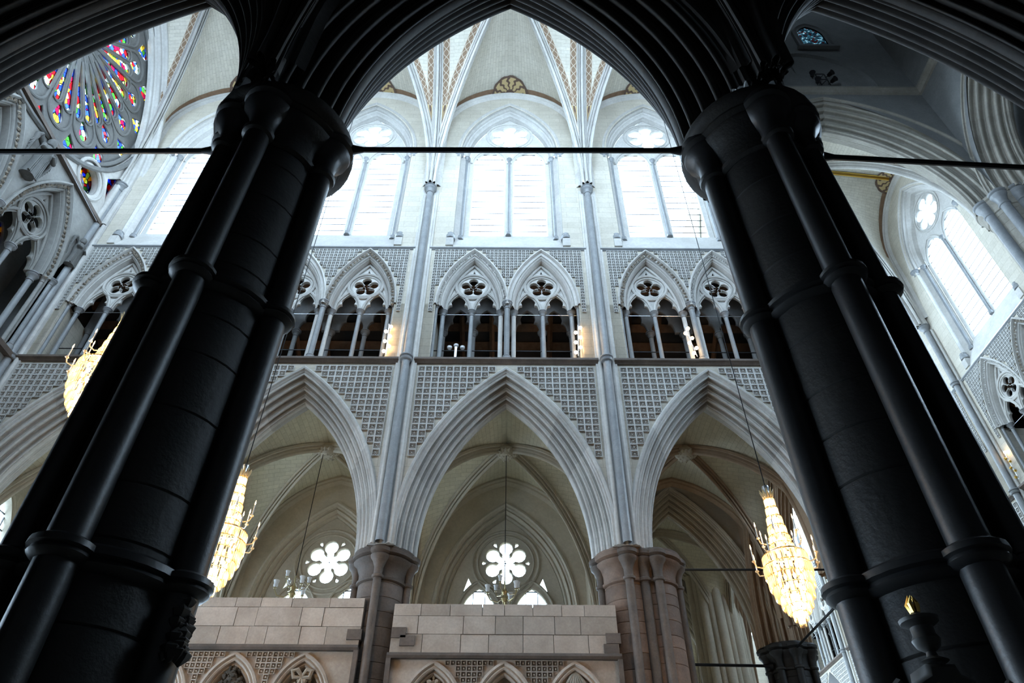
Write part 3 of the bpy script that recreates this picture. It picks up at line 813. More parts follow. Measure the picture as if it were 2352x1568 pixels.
# ---- far wall
wall_back = thing('wall_back', 'pale carved stone wall rising across the hall in three storeys', 'wall', kind='structure')
NAMES = ['leftmost far-wall bay beside the coloured rose window:', 'far-wall bay behind the left dark pier:', 'centre far-wall bay:', 'far-wall bay beside the right dark pier:']
LEAF = [(1, 1), (0, 1), (2, 0), (1, 2)]
for i, x in enumerate(BX):
    elevation(wall_back, (x, DF, 0), 0, NAMES[i], LEAF[i], tiles=(20, 60, 130, 90)[i])
for i, x in enumerate([BX[0] - HALF + .12] + [b + HALF for b in BX[:3]]):
    vault_shaft(['grey vault shaft in the corner beside the rose window', 'grey vault shaft hidden behind the left dark pier', 'grey vault shaft on the far wall, left of the centre bay', 'grey vault shaft on the far wall, right of the centre bay'][i], (x, DF, 0), 0)
    obj('shaft_backing', back_strip(), wall_back, (x, DF, 16.05), 0, (1, 1, 14.2))

# ---- main vault
ceiling = thing('ceiling', 'pale ribbed stone vault with painted brown bands beside the ribs', 'ceiling', kind='structure')
for x in BX: vault(ceiling, (x, DF, 0), 0, BAY, 2 * (DF - 10.35), SPR_V, 31.3, (27.5, 30.45), far_only=True)
# ---- far arcade piers
pier('dark ringed far pier between the left and centre bays', (-3.1, DF + .8), [(0, 0, .55)], [(0, -.62, .095), (.62, 0, .095), (-.62, 0, .095), (0, .62, .095)], 8.95, 'marble_brown', 'marble_brown', z0=3.0, seed=2)
pier('broad reddish far clustered pier right of the centre bay', (2.85, DF + .8), [(-.05, 0, .56), (.62, .0, .50)], [(-.08, -.62, .10), (.62, -.55, .10), (-.66, 0, .095), (1.18, 0, .10), (.3, -.48, .12)], 8.95, 'marble_red', 'marble_brown', z0=3.0, seed=3)
pier('far pier hidden behind the left dark foreground pier', (-8.97, DF + .8), [(0, 0, .55)], [(0, -.62, .095), (.62, 0, .095), (-.62, 0, .095)], 8.95, 'marble_brown', 'marble_brown', z0=3.0, seed=4)
pier('brown crossing pier glimpsed behind the right dark foreground pier', (8.95, DF + .8), [(0, 0, .8)], [(-.85, 0, .12), (-.62, -.6, .12), (0, -.88, .12), (-.62, .6, .12)], 8.95, 'marble_red', 'marble_red', z0=3.0, seed=5)
pier('far corner pier under the rose window wall', (-14.9, DF + .8), [(0, 0, .55)], [(.62, 0, .095), (0, -.62, .095)], 8.95, 'marble_brown', 'marble_brown', z0=5.0, seed=6)

# ---- screen walls below the far arcade: single stone blocks
def screen(label, x0, x1, ztop, rows, seed, arches, quoin):
    t = thing('screen_wall', label, 'wall', (0, DF + .15, 0)); rr = random.Random(seed)
    z = ztop
    for h, n in rows:
        w = (x1 - x0); cuts = [0] + sorted((k + rr.uniform(-.22, .22)) / n for k in range(1, n)) + [1]
        for a, b in zip(cuts[:-1], cuts[1:]):
            mb = MB(); L = (b - a) * w - .012; g = .012
            pr = [(-L / 2, -.0), (L / 2, 0)]
            mb.box((0, .2, 0), (L, .4, h - .012)); m = mb.mesh('stone_block', 'block', 0)
            obj('stone_block', m, t, (x0 + (a + b) / 2 * w, rr.uniform(-.008, .008), z - h / 2))
        z -= h
    mb = MB(); mb.box(((x0 + x1) / 2, .3, (z + ztop) / 2), (x1 - x0 - .05, .3, ztop - z - .05)); obj('mortar_core', mb.mesh('core', 'block', 0), t)
    # dark frame moulding
    mb = MB(); pr = [(0, 0), (-.10, .0), (-.13, .05), (-.12, .10), (-.05, .13), (0, .13)]
    mb.grid([[(x, d, z - .11 + q) for d, q in pr] for x in (x0 - .02, x1 + .02)])
    for xx in (x0 + .02, x1 - .02): mb.box((xx, -.04, z - 1.6), (.10, .12, 3.1))
    obj('frame_moulding', mb.mesh('frame', 'marble_brown', 30), t)
    zz = z - .11; zb = zz - 2.6
    # blind arches
    mb = MB()
    cs = [(c, .56, zz - 1.02, .88) for c in arches]
    face_arches(mb, x0, x1, zb, zz, cs, 10, .02)
    obj('blind_wall', mb.mesh('blind_wall', 'block', 0), t)
    small = []
    for c in arches:
        def f():
            mb = MB(); arch_sweep(mb, [(.10, .02), (.10, -.04), (.05, -.05), (.02, .0), (-.02, -.02), (-.05, .0), (-.06, .08), (-.10, .05), (-.13, .10), (-.13, .22)], .56, .88, 12, 0, 0, z0=-1.6); return mb.mesh('blind_arch', 'block', 45)
        obj('blind_arch', cached('blind', f), t, (c, 0, zz - 1.02))
    R0 = (.56 ** 2 + .88 ** 2) / (2 * .56); cc = .56 - R0
    for i in range(9):
        for j in range(int((arches[-1] - arches[0]) / .115) + 1):
            u = arches[0] + .06 + j * .115; q = zz - .07 - i * .115
            if all(math.hypot(abs(u - c) - cc, q - (zz - 1.02)) > R0 + .20 for c in arches): small.append((u, -.012, q))
    obj('carved_field', joined('carved_field', diaper_mesh(.112, 'carving', 'block'), small), t, kind='stuff')
    mb = MB(); mb.add([(x0, .24, zb), (x1, .24, zb), (x1, .24, zz), (x0, .24, zz)], [(0, 1, 2, 3)]); obj('niche_back', mb.mesh('niche_back', 'panel_pale', 0), t)
    for xx, zq, m in quoin:
        mb = MB(); mb.box((0, .18, 0), (.32, .42, .22)); obj('quoin_block', mb.mesh('quoin', m, 0), t, (xx, -.02, zq))
    return t, zz
screen('pale block screen wall with carved blind arches below the centre bay', -2.62, 2.38, 7.60, [(.27, 8), (.40, 7), (.42, 7)], 11, (-1.62, -.12, 1.39), [(-2.45, 6.95, 'marble_brown'), (-2.25, 6.78, 'marble_brown'), (2.26, 6.85, 'marble_brown'), (2.2, 6.62, 'marble_brown')])
screen('warm beige block screen wall with blind arches below the left bay', -8.5, -3.30, 7.72, [(.22, 7), (.42, 7), (.42, 8)], 12, (-7.4, -5.9, -4.4), [(-3.42, 6.9, 'marble_brown')])
for sx, sl in ((-2.52, 'lower left of the centre screen wall'), (2.1, 'lower right of the centre screen wall'), (-3.42, 'right end of the left screen wall')):
    pass

# ---- near arcade
wall_front = thing('wall_front', 'dark stone wall above the nearest row of arches', 'wall', kind='structure')
NL = ['left dark foreground pier', 'right dark foreground pier']
for i in (1, 2):
    sh = [(0, -.56, .13), (.56, 0, .13), (-.56, 0, .13), (0, .56, .13)]
    if i == 2: sh.append((.42, -.40, .09))
    else: sh.append((-.42, -.40, .09))
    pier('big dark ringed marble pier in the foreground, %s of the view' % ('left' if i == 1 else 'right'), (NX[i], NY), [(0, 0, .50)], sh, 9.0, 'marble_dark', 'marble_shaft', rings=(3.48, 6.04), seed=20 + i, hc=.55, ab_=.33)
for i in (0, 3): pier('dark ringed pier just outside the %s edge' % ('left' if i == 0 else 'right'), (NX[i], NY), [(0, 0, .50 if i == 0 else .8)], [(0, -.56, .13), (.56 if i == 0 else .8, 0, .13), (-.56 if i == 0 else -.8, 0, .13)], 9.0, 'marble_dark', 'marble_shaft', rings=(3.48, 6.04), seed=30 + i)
ncx = [(NX[k] + NX[k + 1]) / 2 for k in range(3)]
for k, lb in enumerate(('dark moulded arch springing left from the left foreground pier', 'dark moulded arch framing the middle of the view', 'dark moulded arch springing right from the right foreground pier')):
    arcade_arch(lb, (ncx[k] - .12, NY - TH / 2, 9.0), 0, 'near_shade_stone', key='arcn', a=2.16, h=5.45, k=9, sub=3)
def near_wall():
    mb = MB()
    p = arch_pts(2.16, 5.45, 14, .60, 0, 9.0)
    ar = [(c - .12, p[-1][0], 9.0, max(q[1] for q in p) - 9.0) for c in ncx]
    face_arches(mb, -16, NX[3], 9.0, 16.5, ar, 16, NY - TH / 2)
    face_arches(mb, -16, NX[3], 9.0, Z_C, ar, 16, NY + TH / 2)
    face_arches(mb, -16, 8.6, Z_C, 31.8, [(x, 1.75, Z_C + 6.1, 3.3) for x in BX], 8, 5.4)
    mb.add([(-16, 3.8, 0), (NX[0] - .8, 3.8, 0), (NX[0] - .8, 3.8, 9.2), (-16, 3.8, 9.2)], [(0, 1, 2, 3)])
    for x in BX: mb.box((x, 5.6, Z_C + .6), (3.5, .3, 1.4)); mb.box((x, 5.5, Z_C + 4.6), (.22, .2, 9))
    return mb.mesh('wall_face', 'near_shade_stone', 0)
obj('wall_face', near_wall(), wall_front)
for x in BX: portal((x, 5.2, Z_C + 5.1), (PI / 2, 0, 0), 3.4, 8.2)
tie_rod('black iron tie rod spanning between the two foreground piers', (NX[1] + .70, NY, 8.92), (NX[2] - .70, NY, 8.95))
tie_rod('black iron tie rod running left from the left foreground pier', (NX[1] - .70, NY, 8.88), (NX[0] + .6, NY, 8.80))
tie_rod('black iron tie rod running right from the right foreground pier', (NX[2] + .70, NY, 8.85), (NX[3] - .6, NY, 8.45))
for k in range(3): vault(ceiling, (ncx[k], NY - TH / 2, 0), 0, 5.7, 5.2, 9.0, 15.1, (10.6, 14.9), 'near_shade_stone', 'near_shade_stone', .26, .26, paint=False)

# ---- shell: floor, aisle walls and roofs that close the building
floor = MB(); floor.add([(-24, -3, 0), (30, -3, 0), (30, 56, 0), (-24, 56, 0)], [(0, 1, 2, 3)]); obj('floor', floor.mesh('floor', 'floor_stone', 0), kind='structure', label='stone paved floor below the view', cat='floor')
def sheet(mb, *q): mb.add(q, [tuple(range(len(q)))])
shell = MB()
sheet(shell, (-24, -1.5, 0), (30, -1.5, 0), (30, -1.5, 17), (-24, -1.5, 17))             # behind the camera
sheet(shell, (-24, -1.5, 16.4), (8.7, -1.5, 16.4), (8.7, 3.9, 16.4), (-24, 3.9, 16.4))     # near aisle roof
sheet(shell, (-16, -1.5, 0), (-16, 3.9, 0), (-16, 3.9, 17), (-16, -1.5, 17))
sheet(shell, (8.7, -1.5, 15.5), (30, -1.5, 15.5), (30, 4.0, 15.5), (8.7, 4.0, 15.5))
sheet(shell, (8.6, 4.0, 9), (21, 4.0, 9), (21, 4.0, 45), (8.6, 4.0, 45))                 # west side of the crossing
sheet(shell, (8.6, 5.4, 9), (8.6, 4.0, 9), (8.6, 4.0, 45), (8.6, 5.4, 45))
sheet(shell, (30, -1.5, 0), (30, 56, 0), (30, 56, 16), (30, -1.5, 16))
sheet(shell, (19, 4, 14.6), (30, 4, 14.6), (30, 56, 14.6), (19, 56, 14.6))
wr_ = obj('wall_behind', shell.mesh('wall_behind', 'near_shade_stone', 0), kind='structure', label='plain stone walls and roofs closing the building behind the view', cat='wall')

# ---- far aisle: window wall, vault, candelabra
AY = 21.4
wall_aisle = thing('wall_aisle', 'dim stone aisle wall seen through the far arches', 'wall', kind='structure')
AW_A, AW_H, AW_Z = 1.92, 3.4, 9.6
def aisle_wall_mesh():
    mb = MB(); face_arches(mb, -16, 2.95, 4, 15, [(x, AW_A + .25, AW_Z, AW_H + .3) for x in BX[:3]], 14, AY); return mb.mesh('wall_face', 'aisle_stone', 0)
obj('wall_face', aisle_wall_mesh(), wall_aisle)
def aisle_window(label, x):
    WIN[0] += 1; t = thing('window_%d' % WIN[0], label, 'window', (x, AY, 4), 0, 'aisle windows', 'structure'); k = 4
    def pl():
        z0 = 0.2
        out = [(-AW_A, z0)] + arch_pts(AW_A, AW_H, 14, 0, 0, AW_Z - k) + [(AW_A, z0)]
        c = (0, 11.4 - k)
        loops = [out, lancet_loop(-.85, .56, z0 + .1, 9.62 - k, .92), lancet_loop(.85, .56, z0 + .1, 9.62 - k, .92), foil(6, .50, .225, .24, 150, c=c, m=11)]
        loops += [[(c[0] + r * math.cos(a + b), c[1] + r * math.sin(a + b)) for r, b in ((.60, 0), (.76, -.085), (.80, 0), (.76, .085))] for a in [PI / 2 + PI / 6 + k2 * PI / 3 for k2 in range(6)]]
        for s in (1, -1): loops.append([(s * 1.22, 10.90 - k), (s * 1.42, 10.28 - k), (s * 1.07, 10.60 - k)])
        return plate('window_tracery', loops, .30, .46, 'aisle_stone', .02)
    q = obj('window_tracery', cached('aisleplate', pl), t)
    def ml():
        mb = MB(); pr = [(.42, 0), (.40, -.06), (.33, -.08), (.29, 0), (.24, .02), (.22, .10), (.16, .06), (.12, .12), (.10, .22), (.04, .2), (0, .32)]
        arch_sweep(mb, pr, AW_A, AW_H, 14, 0, AW_Z - k, z0=.2); return mb.mesh('window_moulding', 'aisle_stone', 50)
    obj('window_moulding', cached('aislemould', ml), t)
    def rl():
        mb = MB()
        for R, r in ((1.1, .05), (.93, .035)): mb.tube([(R * math.cos(a), .29, 11.4 - k + R * math.sin(a)) for a in np.linspace(0, 2 * PI, 40, endpoint=False)], r, 6, closed=True)
        for s in (1, -1): mb.tube([(xx, .28, z) for xx, z in arch_pts(.72, 1.15, 8, 0, s * .85, 9.62 - k)], .045, 6)
        return mb.mesh('tracery_moulding', 'aisle_stone')
    obj('tracery_moulding', cached('aislerolls', rl), q)
    for s in (1, -1):
        p = obj('pane', pane_mesh(1.2, 6.5, 'clear_glass', 'p'), t, (s * .85, .38, .2)); obj('lead_bars', bars_mesh(1.15, 6.4, .52, 2, .03), p, (0, -.02, 0))
    p = obj('pane', pane_mesh(1.7, 1.7, 'clear_glass', 'p'), t, (0, .38, 11.4 - .85 - k))
    def rb():
        mb = MB()
        for a in (0, PI / 3, -PI / 3): mb.tube([(.74 * math.cos(a), 0, .85 + .74 * math.sin(a)), (-.74 * math.cos(a), 0, .85 - .74 * math.sin(a))], .009, 4)
        return mb.mesh('lead_bars', 'lead', 0)
    obj('lead_bars', cached('rosebars', rb), p, (0, -.02, 0))
    for s in (1, -1): obj('pane', pane_mesh(.6, .75, 'clear_glass', 'p'), t, (s * 1.25, .385, 10.22 - k))
    portal((x, AY + .55, 9.0), (-PI / 2, 0, 0), 3.4, 8.4)
for lb, x in zip(('round-rosette aisle window glimpsed at the far left under the rose end', 'glaring round-rosette aisle window seen through the left arch', 'round-rosette aisle window seen through the centre arch'), BX[:3]): aisle_window(lb, x)
for x in BX: vault(ceiling, (x, AY, 0), 0, BAY, AY - DF - TH, 9.2, 14.25, (10.9, 14.4), 'web_lamp_tint', 'aisle_stone' if x < 5 else 'aisle_lamp_tint', .28, .28, paint=False, boss='aisle_stone')
rs = MB(); sheet(rs, (-16, DF + 1.4, 14.65), (9, DF + 1.4, 14.65), (9, AY, 14.65), (-16, AY, 14.65)); 
obj('roof_sheet', rs.mesh('roof', 'aisle_stone', 0), wall_aisle)
mb = MB(); face_arches(mb, 15.3, AY, 4, 15, [(19.1, 1.25, 10.9, 1.9)], 10); obj('end_face', mb.mesh('end_face', 'aisle_stone', 0), wall_aisle, (-16, 0, 0), PI / 2)
WIN[0] += 1; t = thing('window_%d' % WIN[0], 'gridded aisle end window at the lower left edge', 'window', (-16, 19.1, 4), PI / 2, None, 'structure')
pn = obj('pane', pane_mesh(2.6, 9.0, 'clear_glass', 'p'), t, (0, .2, 0)); obj('lead_bars', bars_mesh(2.6, 9.0, .45, 5, .03), pn, (0, -.03, 0))
mb = MB(); arch_sweep(mb, [(.2, 0), (.18, -.07), (.1, -.08), (.06, 0), (0, -.03), (-.05, .1), (-.05, .25)], 1.25, 1.9, 10, 0, 6.9, z0=0); obj('window_moulding', mb.mesh('moulding', 'aisle_stone', 40), t)
portal((-16.4, 19.1, 8.4), (-PI / 2, 0, PI / 2), 2.4, 8.5)
for x in (-8.97, -3.1, 2.77):
    for u in (-.22, 0, .22): obj('respond_shaft', plain_shaft(.09, 9.0, 'aisle_stone', 10), wall_aisle, (x + u, AY - .12 - (.1 if u == 0 else 0), 0))
def candelabra(label, x, y, z, ztop):
    t = thing('hanging_candelabra', label, 'lamp', (x, y, z), 0, 'brass aisle candelabra')
    def f():
        mb = MB(); mb.rev([(.02, -.28), (.07, -.22), (.05, -.12), (.11, -.02), (.06, .08), (.09, .18), (.03, .3), (.02, .5)], 12); return mb.mesh('stem', 'brass')
    obj('stem', cached('cst', f), t)
    mb = MB(); mb.tube([(0, 0, .48), (0, 0, ztop - z)], .012, 5); obj('cord', mb.mesh('cord', 'iron'), t)
    def arm():
        mb = MB(); mb.tube([(.05, 0, 0), (.2, 0, -.12), (.4, 0, -.08), (.48, 0, .06), (.48, 0, .12)], .016, 6); mb.rev([(.05, .1), (.05, .13)], 8, (.48, 0)); return mb.mesh('arm', 'brass')
    def shade():
        mb = MB(); mb.rev([(.035, 0), (.06, .06), (.055, .12), (.085, .2)], 12, (.48, 0), caps=False); return mb.mesh('glass_shade', 'white_enamel')
    for k in range(6):
        a = obj('arm', cached('carm', arm), t, (0, 0, .0 if k % 2 else .22), k * PI / 3 + .2, sc=1 if k % 2 else .8); obj('glass_shade', cached('cshade', shade), a, (0, 0, .13))
candelabra('brass candelabra with glass shades hanging in the centre arch', -.16, 18.65, 9.0, 13.6)
candelabra('brass candelabra with glass shades hanging in the left arch', -6.03, 18.65, 9.1, 13.6)

# ---- sanctuary on the right
wall_right = thing('wall_right', 'pale carved stone sanctuary wall receding at the far right', 'wall', kind='structure')
RN = ['nearest bay of the right-hand wall:', 'second bay of the right-hand wall:', 'third bay of the right-hand wall:', 'fourth bay of the right-hand wall:', 'fifth bay of the right-hand wall:', 'farthest bay of the right-hand wall:']
for i, y in enumerate(RY):
    elevation(wall_right, (RWX, y, 0), -PI / 2, RN[i], ((2, 1), (0, 0), (1, 0), (0, 0), (0, 0), (0, 0))[i], tiles=0, vous=6)
    vault(ceiling, (RWX, y, 0), -PI / 2, BAY, RWX - 9.4, SPR_V, 31.3, (27.5, 30.45), far_only=True, boss='gold' if i == 0 else 'gold_stone')
    vault_shaft(['grey vault shaft beyond the nearest right-hand clerestory window', 'grey vault shaft two bays along the right-hand wall', 'grey vault shaft three bays along the right-hand wall', 'grey vault shaft four bays along the right-hand wall', 'grey vault shaft five bays along the right-hand wall', 'grey vault shaft at the far end of the right-hand wall'][i], (RWX, y + HALF, 0), -PI / 2, rings=(14.68, 19.8))
    if i < 3: pier(['arcade pier on the right-hand wall, near', 'arcade pier on the right-hand wall, middle', 'arcade pier on the right-hand wall, far'][i] + ' one, below the pale arches', (RWX + .8, y + HALF), [(0, 0, .55)], [(-.62, 0, .1)], 8.95, 'marble_brown', 'marble_brown', z0=4, seed=50 + i)
mb = MB(); rib_mesh(mb, np.array([(RWX - .3, RY[0], 30.5), (RWX - 2.5, RY[0], 30.9), ((RWX + 9.4) / 2, RY[0], 31.25)]), .2, .2); obj('ridge_rib', mb.mesh('ridge_rib', 'gold'), ceiling)
# north side of the sanctuary: arcade seen from the aisle, wall above with windows that light the right-hand wall
wall_north = thing('wall_sanctuary', 'arcaded wall between the aisle and the sanctuary', 'wall', kind='structure')
for i, y in enumerate(RY[:3]):
    arcade_arch(['warm-tinted moulded arch behind the right crystal chandelier', 'second arch along the sanctuary aisle behind the chandelier', 'third arch along the sanctuary aisle'][i], (7.94, y, ARC_Z), -PI / 2, 'aisle_lamp_tint')
p = arch_pts(ARC_A, ARC_H, 14, .60, 0, ARC_Z); aa, hh = p[-1][0], max(q[1] for q in p) - ARC_Z
mb = MB(); face_arches(mb, -52, -16.6, ARC_Z, 14.8, [(-y, aa, ARC_Z, hh) for y in RY], 14); obj('wall_face', mb.mesh('wall_face', 'aisle_lamp_tint', 0), wall_north, (7.94, 0, 0), -PI / 2)
mb = MB(); face_arches(mb, -52, -16.6, ARC_Z, Z_C, [(-y, aa, ARC_Z, hh) for y in RY], 14); face_arches(mb, -52, -16.6, Z_C, 31.8, [(-y, 1.15, Z_C + 6.1, 2.6) for y in RY], 8); obj('wall_face', mb.mesh('wall_face', 'ashlar', 0), wall_north, (9.54, 0, 0), -PI / 2)
for y in RY: portal((9.2, y, Z_C + 4.6), (-PI / 2, 0, PI / 2), 2.3, 8.0)
pier('dark capital of the aisle pier below the right crystal chandelier', (8.75, 22.53), [(0, 0, .62)], [(-.68, 0, .11), (0, -.68, .11), (-.5, -.5, .1), (.68, 0, .11), (.5, -.5, .1)], 8.95, 'marble_dark', 'marble_dark', z0=4, seed=60)
# ambulatory bays beyond
cross = arcade_arch('moulded arch across the aisle left of the right crystal chandelier', (5.75, 22.0, 9.0), 0, 'aisle_stone')
cross = arcade_arch('second moulded arch across the aisle, deeper in', (5.75, 27.9, 9.0), 0, 'aisle_stone')
for y in (27.6, 33.4): vault(ceiling, (5.71, y, 0), 0, BAY, 5.0, 9.2, 14.25, (10.9, 14.4), 'web_lamp_tint', 'aisle_stone', .28, .28, paint=False)
amb = MB(); sheet(amb, (2.9, AY, 0), (2.9, 34, 0), (2.9, 34, 15), (2.9, AY, 15)); sheet(amb, (2.9, AY, 14.7), (9, AY, 14.7), (9, 40, 14.7), (2.9, 40, 14.7))
sheet(amb, (2.9, 22.0, 14.2), (8.7, 22.0, 14.2), (8.7, 22, 15), (2.9, 22, 15)); face_arches(amb, 2.9, 9.4, 2, 15, [(4.6, .7, 9.5, 1.6), (7.2, 1.0, 9.5, 2.0)], 10, 34.0)
face_arches(amb, 2.9, 8.7, 9.0, 14.8, [(5.75, aa, 9.0, hh)], 14, 22.05); face_arches(amb, 2.9, 8.7, 9.0, 14.8, [(5.75, aa, 9.0, hh)], 14, 27.95)
obj('wall_ambulatory', amb.mesh('wall_face', 'aisle_stone', 0), kind='structure', label='dim stone walls and roof of the aisle beyond the right arch', cat='wall')
portal((5.8, 34.3, 7.5), (-PI / 2, 0, 0), 5, 9)
t = thing('clustered_pier', 'tall cluster of pale shafts deep in the aisle below the right arch', 'pier', (3.2, 24.9, 0))
for k in range(9): obj('shaft', plain_shaft(.13 if k % 2 else .2, 13.4, 'aisle_stone', 12), t, (.75 * math.cos(-1.9 + k * .42), .75 * math.sin(-1.9 + k * .42), 0))
obj('core', plain_shaft(.72, 13.4, 'aisle_stone', 20), t)
t = thing('clustered_pier', 'second cluster of pale shafts farther along the aisle', 'pier', (8.2, 27.6, 0))
for k in range(11): obj('shaft', plain_shaft(.12 if k % 2 else .19, 13.4, 'aisle_stone', 12), t, (.85 * math.cos(-2.9 + k * .32), .85 * math.sin(-2.9 + k * .32), 0))
obj('core', plain_shaft(.82, 13.4, 'aisle_stone', 20), t)
# east end of the sanctuary
wall_end = MB(); face_arches(wall_end, 8.6, 21, 0, 31.8, [(11.4, 1.3, 25, 2.6), (14.2, 1.3, 25, 2.6), (17, 1.3, 25, 2.6)], 8, 52.0)
for x in (11.4, 14.2, 17): wall_end.box((x, 52.1, 9.8), (2.65, .2, 19.6))
obj('wall_end', wall_end.mesh('wall_end', 'ashlar', 0), kind='structure', label='far end wall of the sanctuary with tall bright windows', cat='wall')
portal((14.2, 52.4, 23), (-PI / 2, 0, 0), 8.5, 8)
sa = MB(); sheet(sa, (RWX + 4.5, 15, 0), (RWX + 4.5, 53, 0), (RWX + 4.5, 53, 15), (RWX + 4.5, 15, 15)); obj('wall_side', sa.mesh('wall_side', 'aisle_stone', 0), kind='structure', label='aisle wall behind the right-hand arcade', cat='wall')

# ---- crossing: great arches, piers, lantern
CX, CY = 13.8, 10.2
CPROF = arcade_profile(1.15, .92, 1.9, [('f', .4, .02), ('h', .7, .06), ('r', 1.1, .09), ('h', .9, .09), ('f', .3, 0), ('r', 1.2, .09), ('h', 1.0, .1), ('f', .3, 0), ('r', 1.2, .09), ('h', 1, .1), ('f', .3, 0), ('r', 1.2, .09), ('h', .8, .09), ('r', .9, .06), ('f', .6, .02)])
C_A2, C_H2 = 4.15, 5.75
arcade_arch('great moulded crossing arch at the upper right, facing the view', (CX, 15.2, SPR_V), 0, 'crossing_stone', 'arcx', CPROF, C_A2, C_H2, 12)
arcade_arch('great moulded crossing arch rising at the right edge', (18.35, CY, SPR_V), -PI / 2, 'crossing_stone', 'arcx', CPROF, C_A2, C_H2, 12)
arcade_arch('great moulded arch between the hall and the crossing, behind the right pier', (8.62, CY, SPR_V), -PI / 2, 'crossing_stone', 'arcx', CPROF, C_A2, C_H2, 12)
p = arch_pts(C_A2, C_H2, 14, 1.25, 0, SPR_V); ca, chh = p[-1][0], max(q[1] for q in p) - SPR_V
lan = MB(); face_arches(lan, 8.6, 18.35, SPR_V, 35.2, [(CX - .0, min(ca, 18.35 - CX), SPR_V, chh)], 16, 15.2); face_arches(lan, 8.6, 18.35, 35.2, 46, [(15.05, .62, 36.5, .95)], 10, 15.2)
obj('wall_lantern', lan.mesh('wall_lantern', 'plaster', 0), kind='structure', label='dark plain tower wall above the crossing arch', cat='wall')
for xx in (18.35, 8.62, 10.5):
    lan = MB(); q = min(ca, 5.0)
    face_arches(lan, -15.2, -4.0, SPR_V, 46 if xx != 10.5 else 31.8, [(-CY, q, SPR_V, chh)], 16) 
    obj('wall_lantern', lan.mesh('wall_lantern', 'plaster', 0), None, (xx, 0, 0), -PI / 2, kind='structure', label=['tower side wall above the right-edge crossing arch', 'tower wall above the arch behind the right pier', 'inner face of the tower wall behind the right pier'][(18.35, 8.62, 10.5).index(xx)], cat='wall')
lc = MB(); sheet(lc, (8, 3.5, 45.9), (20, 3.5, 45.9), (20, 17, 45.9), (8, 17, 45.9)); sheet(lc, (20.3, 3.5, 20), (20.3, 16, 20), (20.3, 16, 32), (20.3, 3.5, 32)); sheet(lc, (18, 15.2, 14), (18, 4, 14), (22, 4, 14), (22, 15.2, 14)); obj('ceiling_lantern', lc.mesh('ceiling', 'plaster', 0), kind='structure', label='dark flat ceiling high inside the tower', cat='ceiling')
def lstr(a, b):
    mb = MB(); a, b = np.array(a), np.array(b); e = (b - a) / np.linalg.norm(b - a); nrm = np.array((e[1], -e[0], 0))
    mb.grid([[q + nrm * d + np.array((0, 0, z)) for d, z in ((0, -.22), (.1, -.2), (.14, -.06), (.24, -.02), (.24, .1), (.1, .16), (0, .2))] for q in (a, b)]); return mb.mesh('string_course', 'crossing_stone')
t = thing('cornice', 'moulded stone cornice turning the corner inside the dark tower', 'cornice')
obj('string_course', lstr((8.62, 15.2, 30.75), (18.35, 15.2, 30.75)), t); obj('string_course', lstr((18.35, 15.2, 30.75), (18.35, 5, 30.75)), t)
for lb, x, y in (('clustered crossing pier with ringed capitals at the right edge', 18.95, 15.95), ('clustered crossing pier upper shafts behind the right foreground pier', 9.0, 16.1)):
    pier(lb, (x, y), [(0, 0, .75)], [(-.8, 0, .17), (-.55, -.58, .17), (0, -.8, .17), (.55, -.58, .17)], SPR_V + .2, 'crossing_stone', 'marble_grey', rings=(14.7,), z0=9.1, seed=70 + int(x), hc=.6)
# small tower window with blue glass, blind arch below it, floodlights on the cornice
WIN[0] += 1; t = thing('window_%d' % WIN[0], 'small pointed blue stained window high in the dark tower', 'window', (15.05, 15.15, 35.2), 0, None, 'structure')
obj('pane', plate('pane', [lancet_loop(0, .62, 0, 1.3, .95)], -.02, .0, 'blue_glass', .001), t)
mb = MB(); arch_sweep(mb, [(.3, .05), (.28, -.08), (.2, -.1), (.14, -.02), (.08, -.06), (0, -.02)], .62, .95, 10, 0, 1.3, z0=0); mb.box((0, -.06, -.12), (2.0, .2, .16)); obj('window_moulding', mb.mesh('moulding', 'plaster', 40), t)
mb = MB(); arch_sweep(mb, [(.3, .05), (.28, -.08), (.2, -.1), (.14, -.02), (.08, -.06), (0, .05)], 2.6, 3.0, 12); obj('relieving_arch', mb.mesh('relieving_arch', 'plaster', 40), None, (13.8, 15.2, 31.2), label='plain dark blind arch on the tower wall above the cornice', cat='arch')
t = thing('floodlight_rig', 'black floodlight rig standing on the tower cornice', 'floodlight', (14.1, 14.95, 30.95))
def frame():
    mb = MB(); 
    for a, b in (((-.2, 0, 0), (-.2, 0, 1.0)), ((.2, 0, 0), (.2, 0, 1.0)), ((-.2, 0, 1), (.2, 0, 1)), ((-.2, 0, .5), (.2, 0, .5)), ((-.2, 0, 0), (.2, 0, .5)), ((-.2, 0, .5), (.2, 0, 1))): mb.tube([a, b], .025, 5)
    return mb.mesh('frame', 'iron')
obj('frame', frame(), t)
def spotm():
    mb = MB(); mb.rev([(.03, -.15), (.09, -.12), (.12, .1), (.14, .12)], 12); mb.tube([(0, 0, -.1), (0, 0, -.3)], .02, 5); return mb.mesh('lamp_head', 'iron')
for x, z in ((-.42, .8), (.42, .85), (-.35, .2), (.38, .25)): obj('lamp_head', cached('spot', spotm), t, (x, -.1, z), (math.radians(110), 0, x))

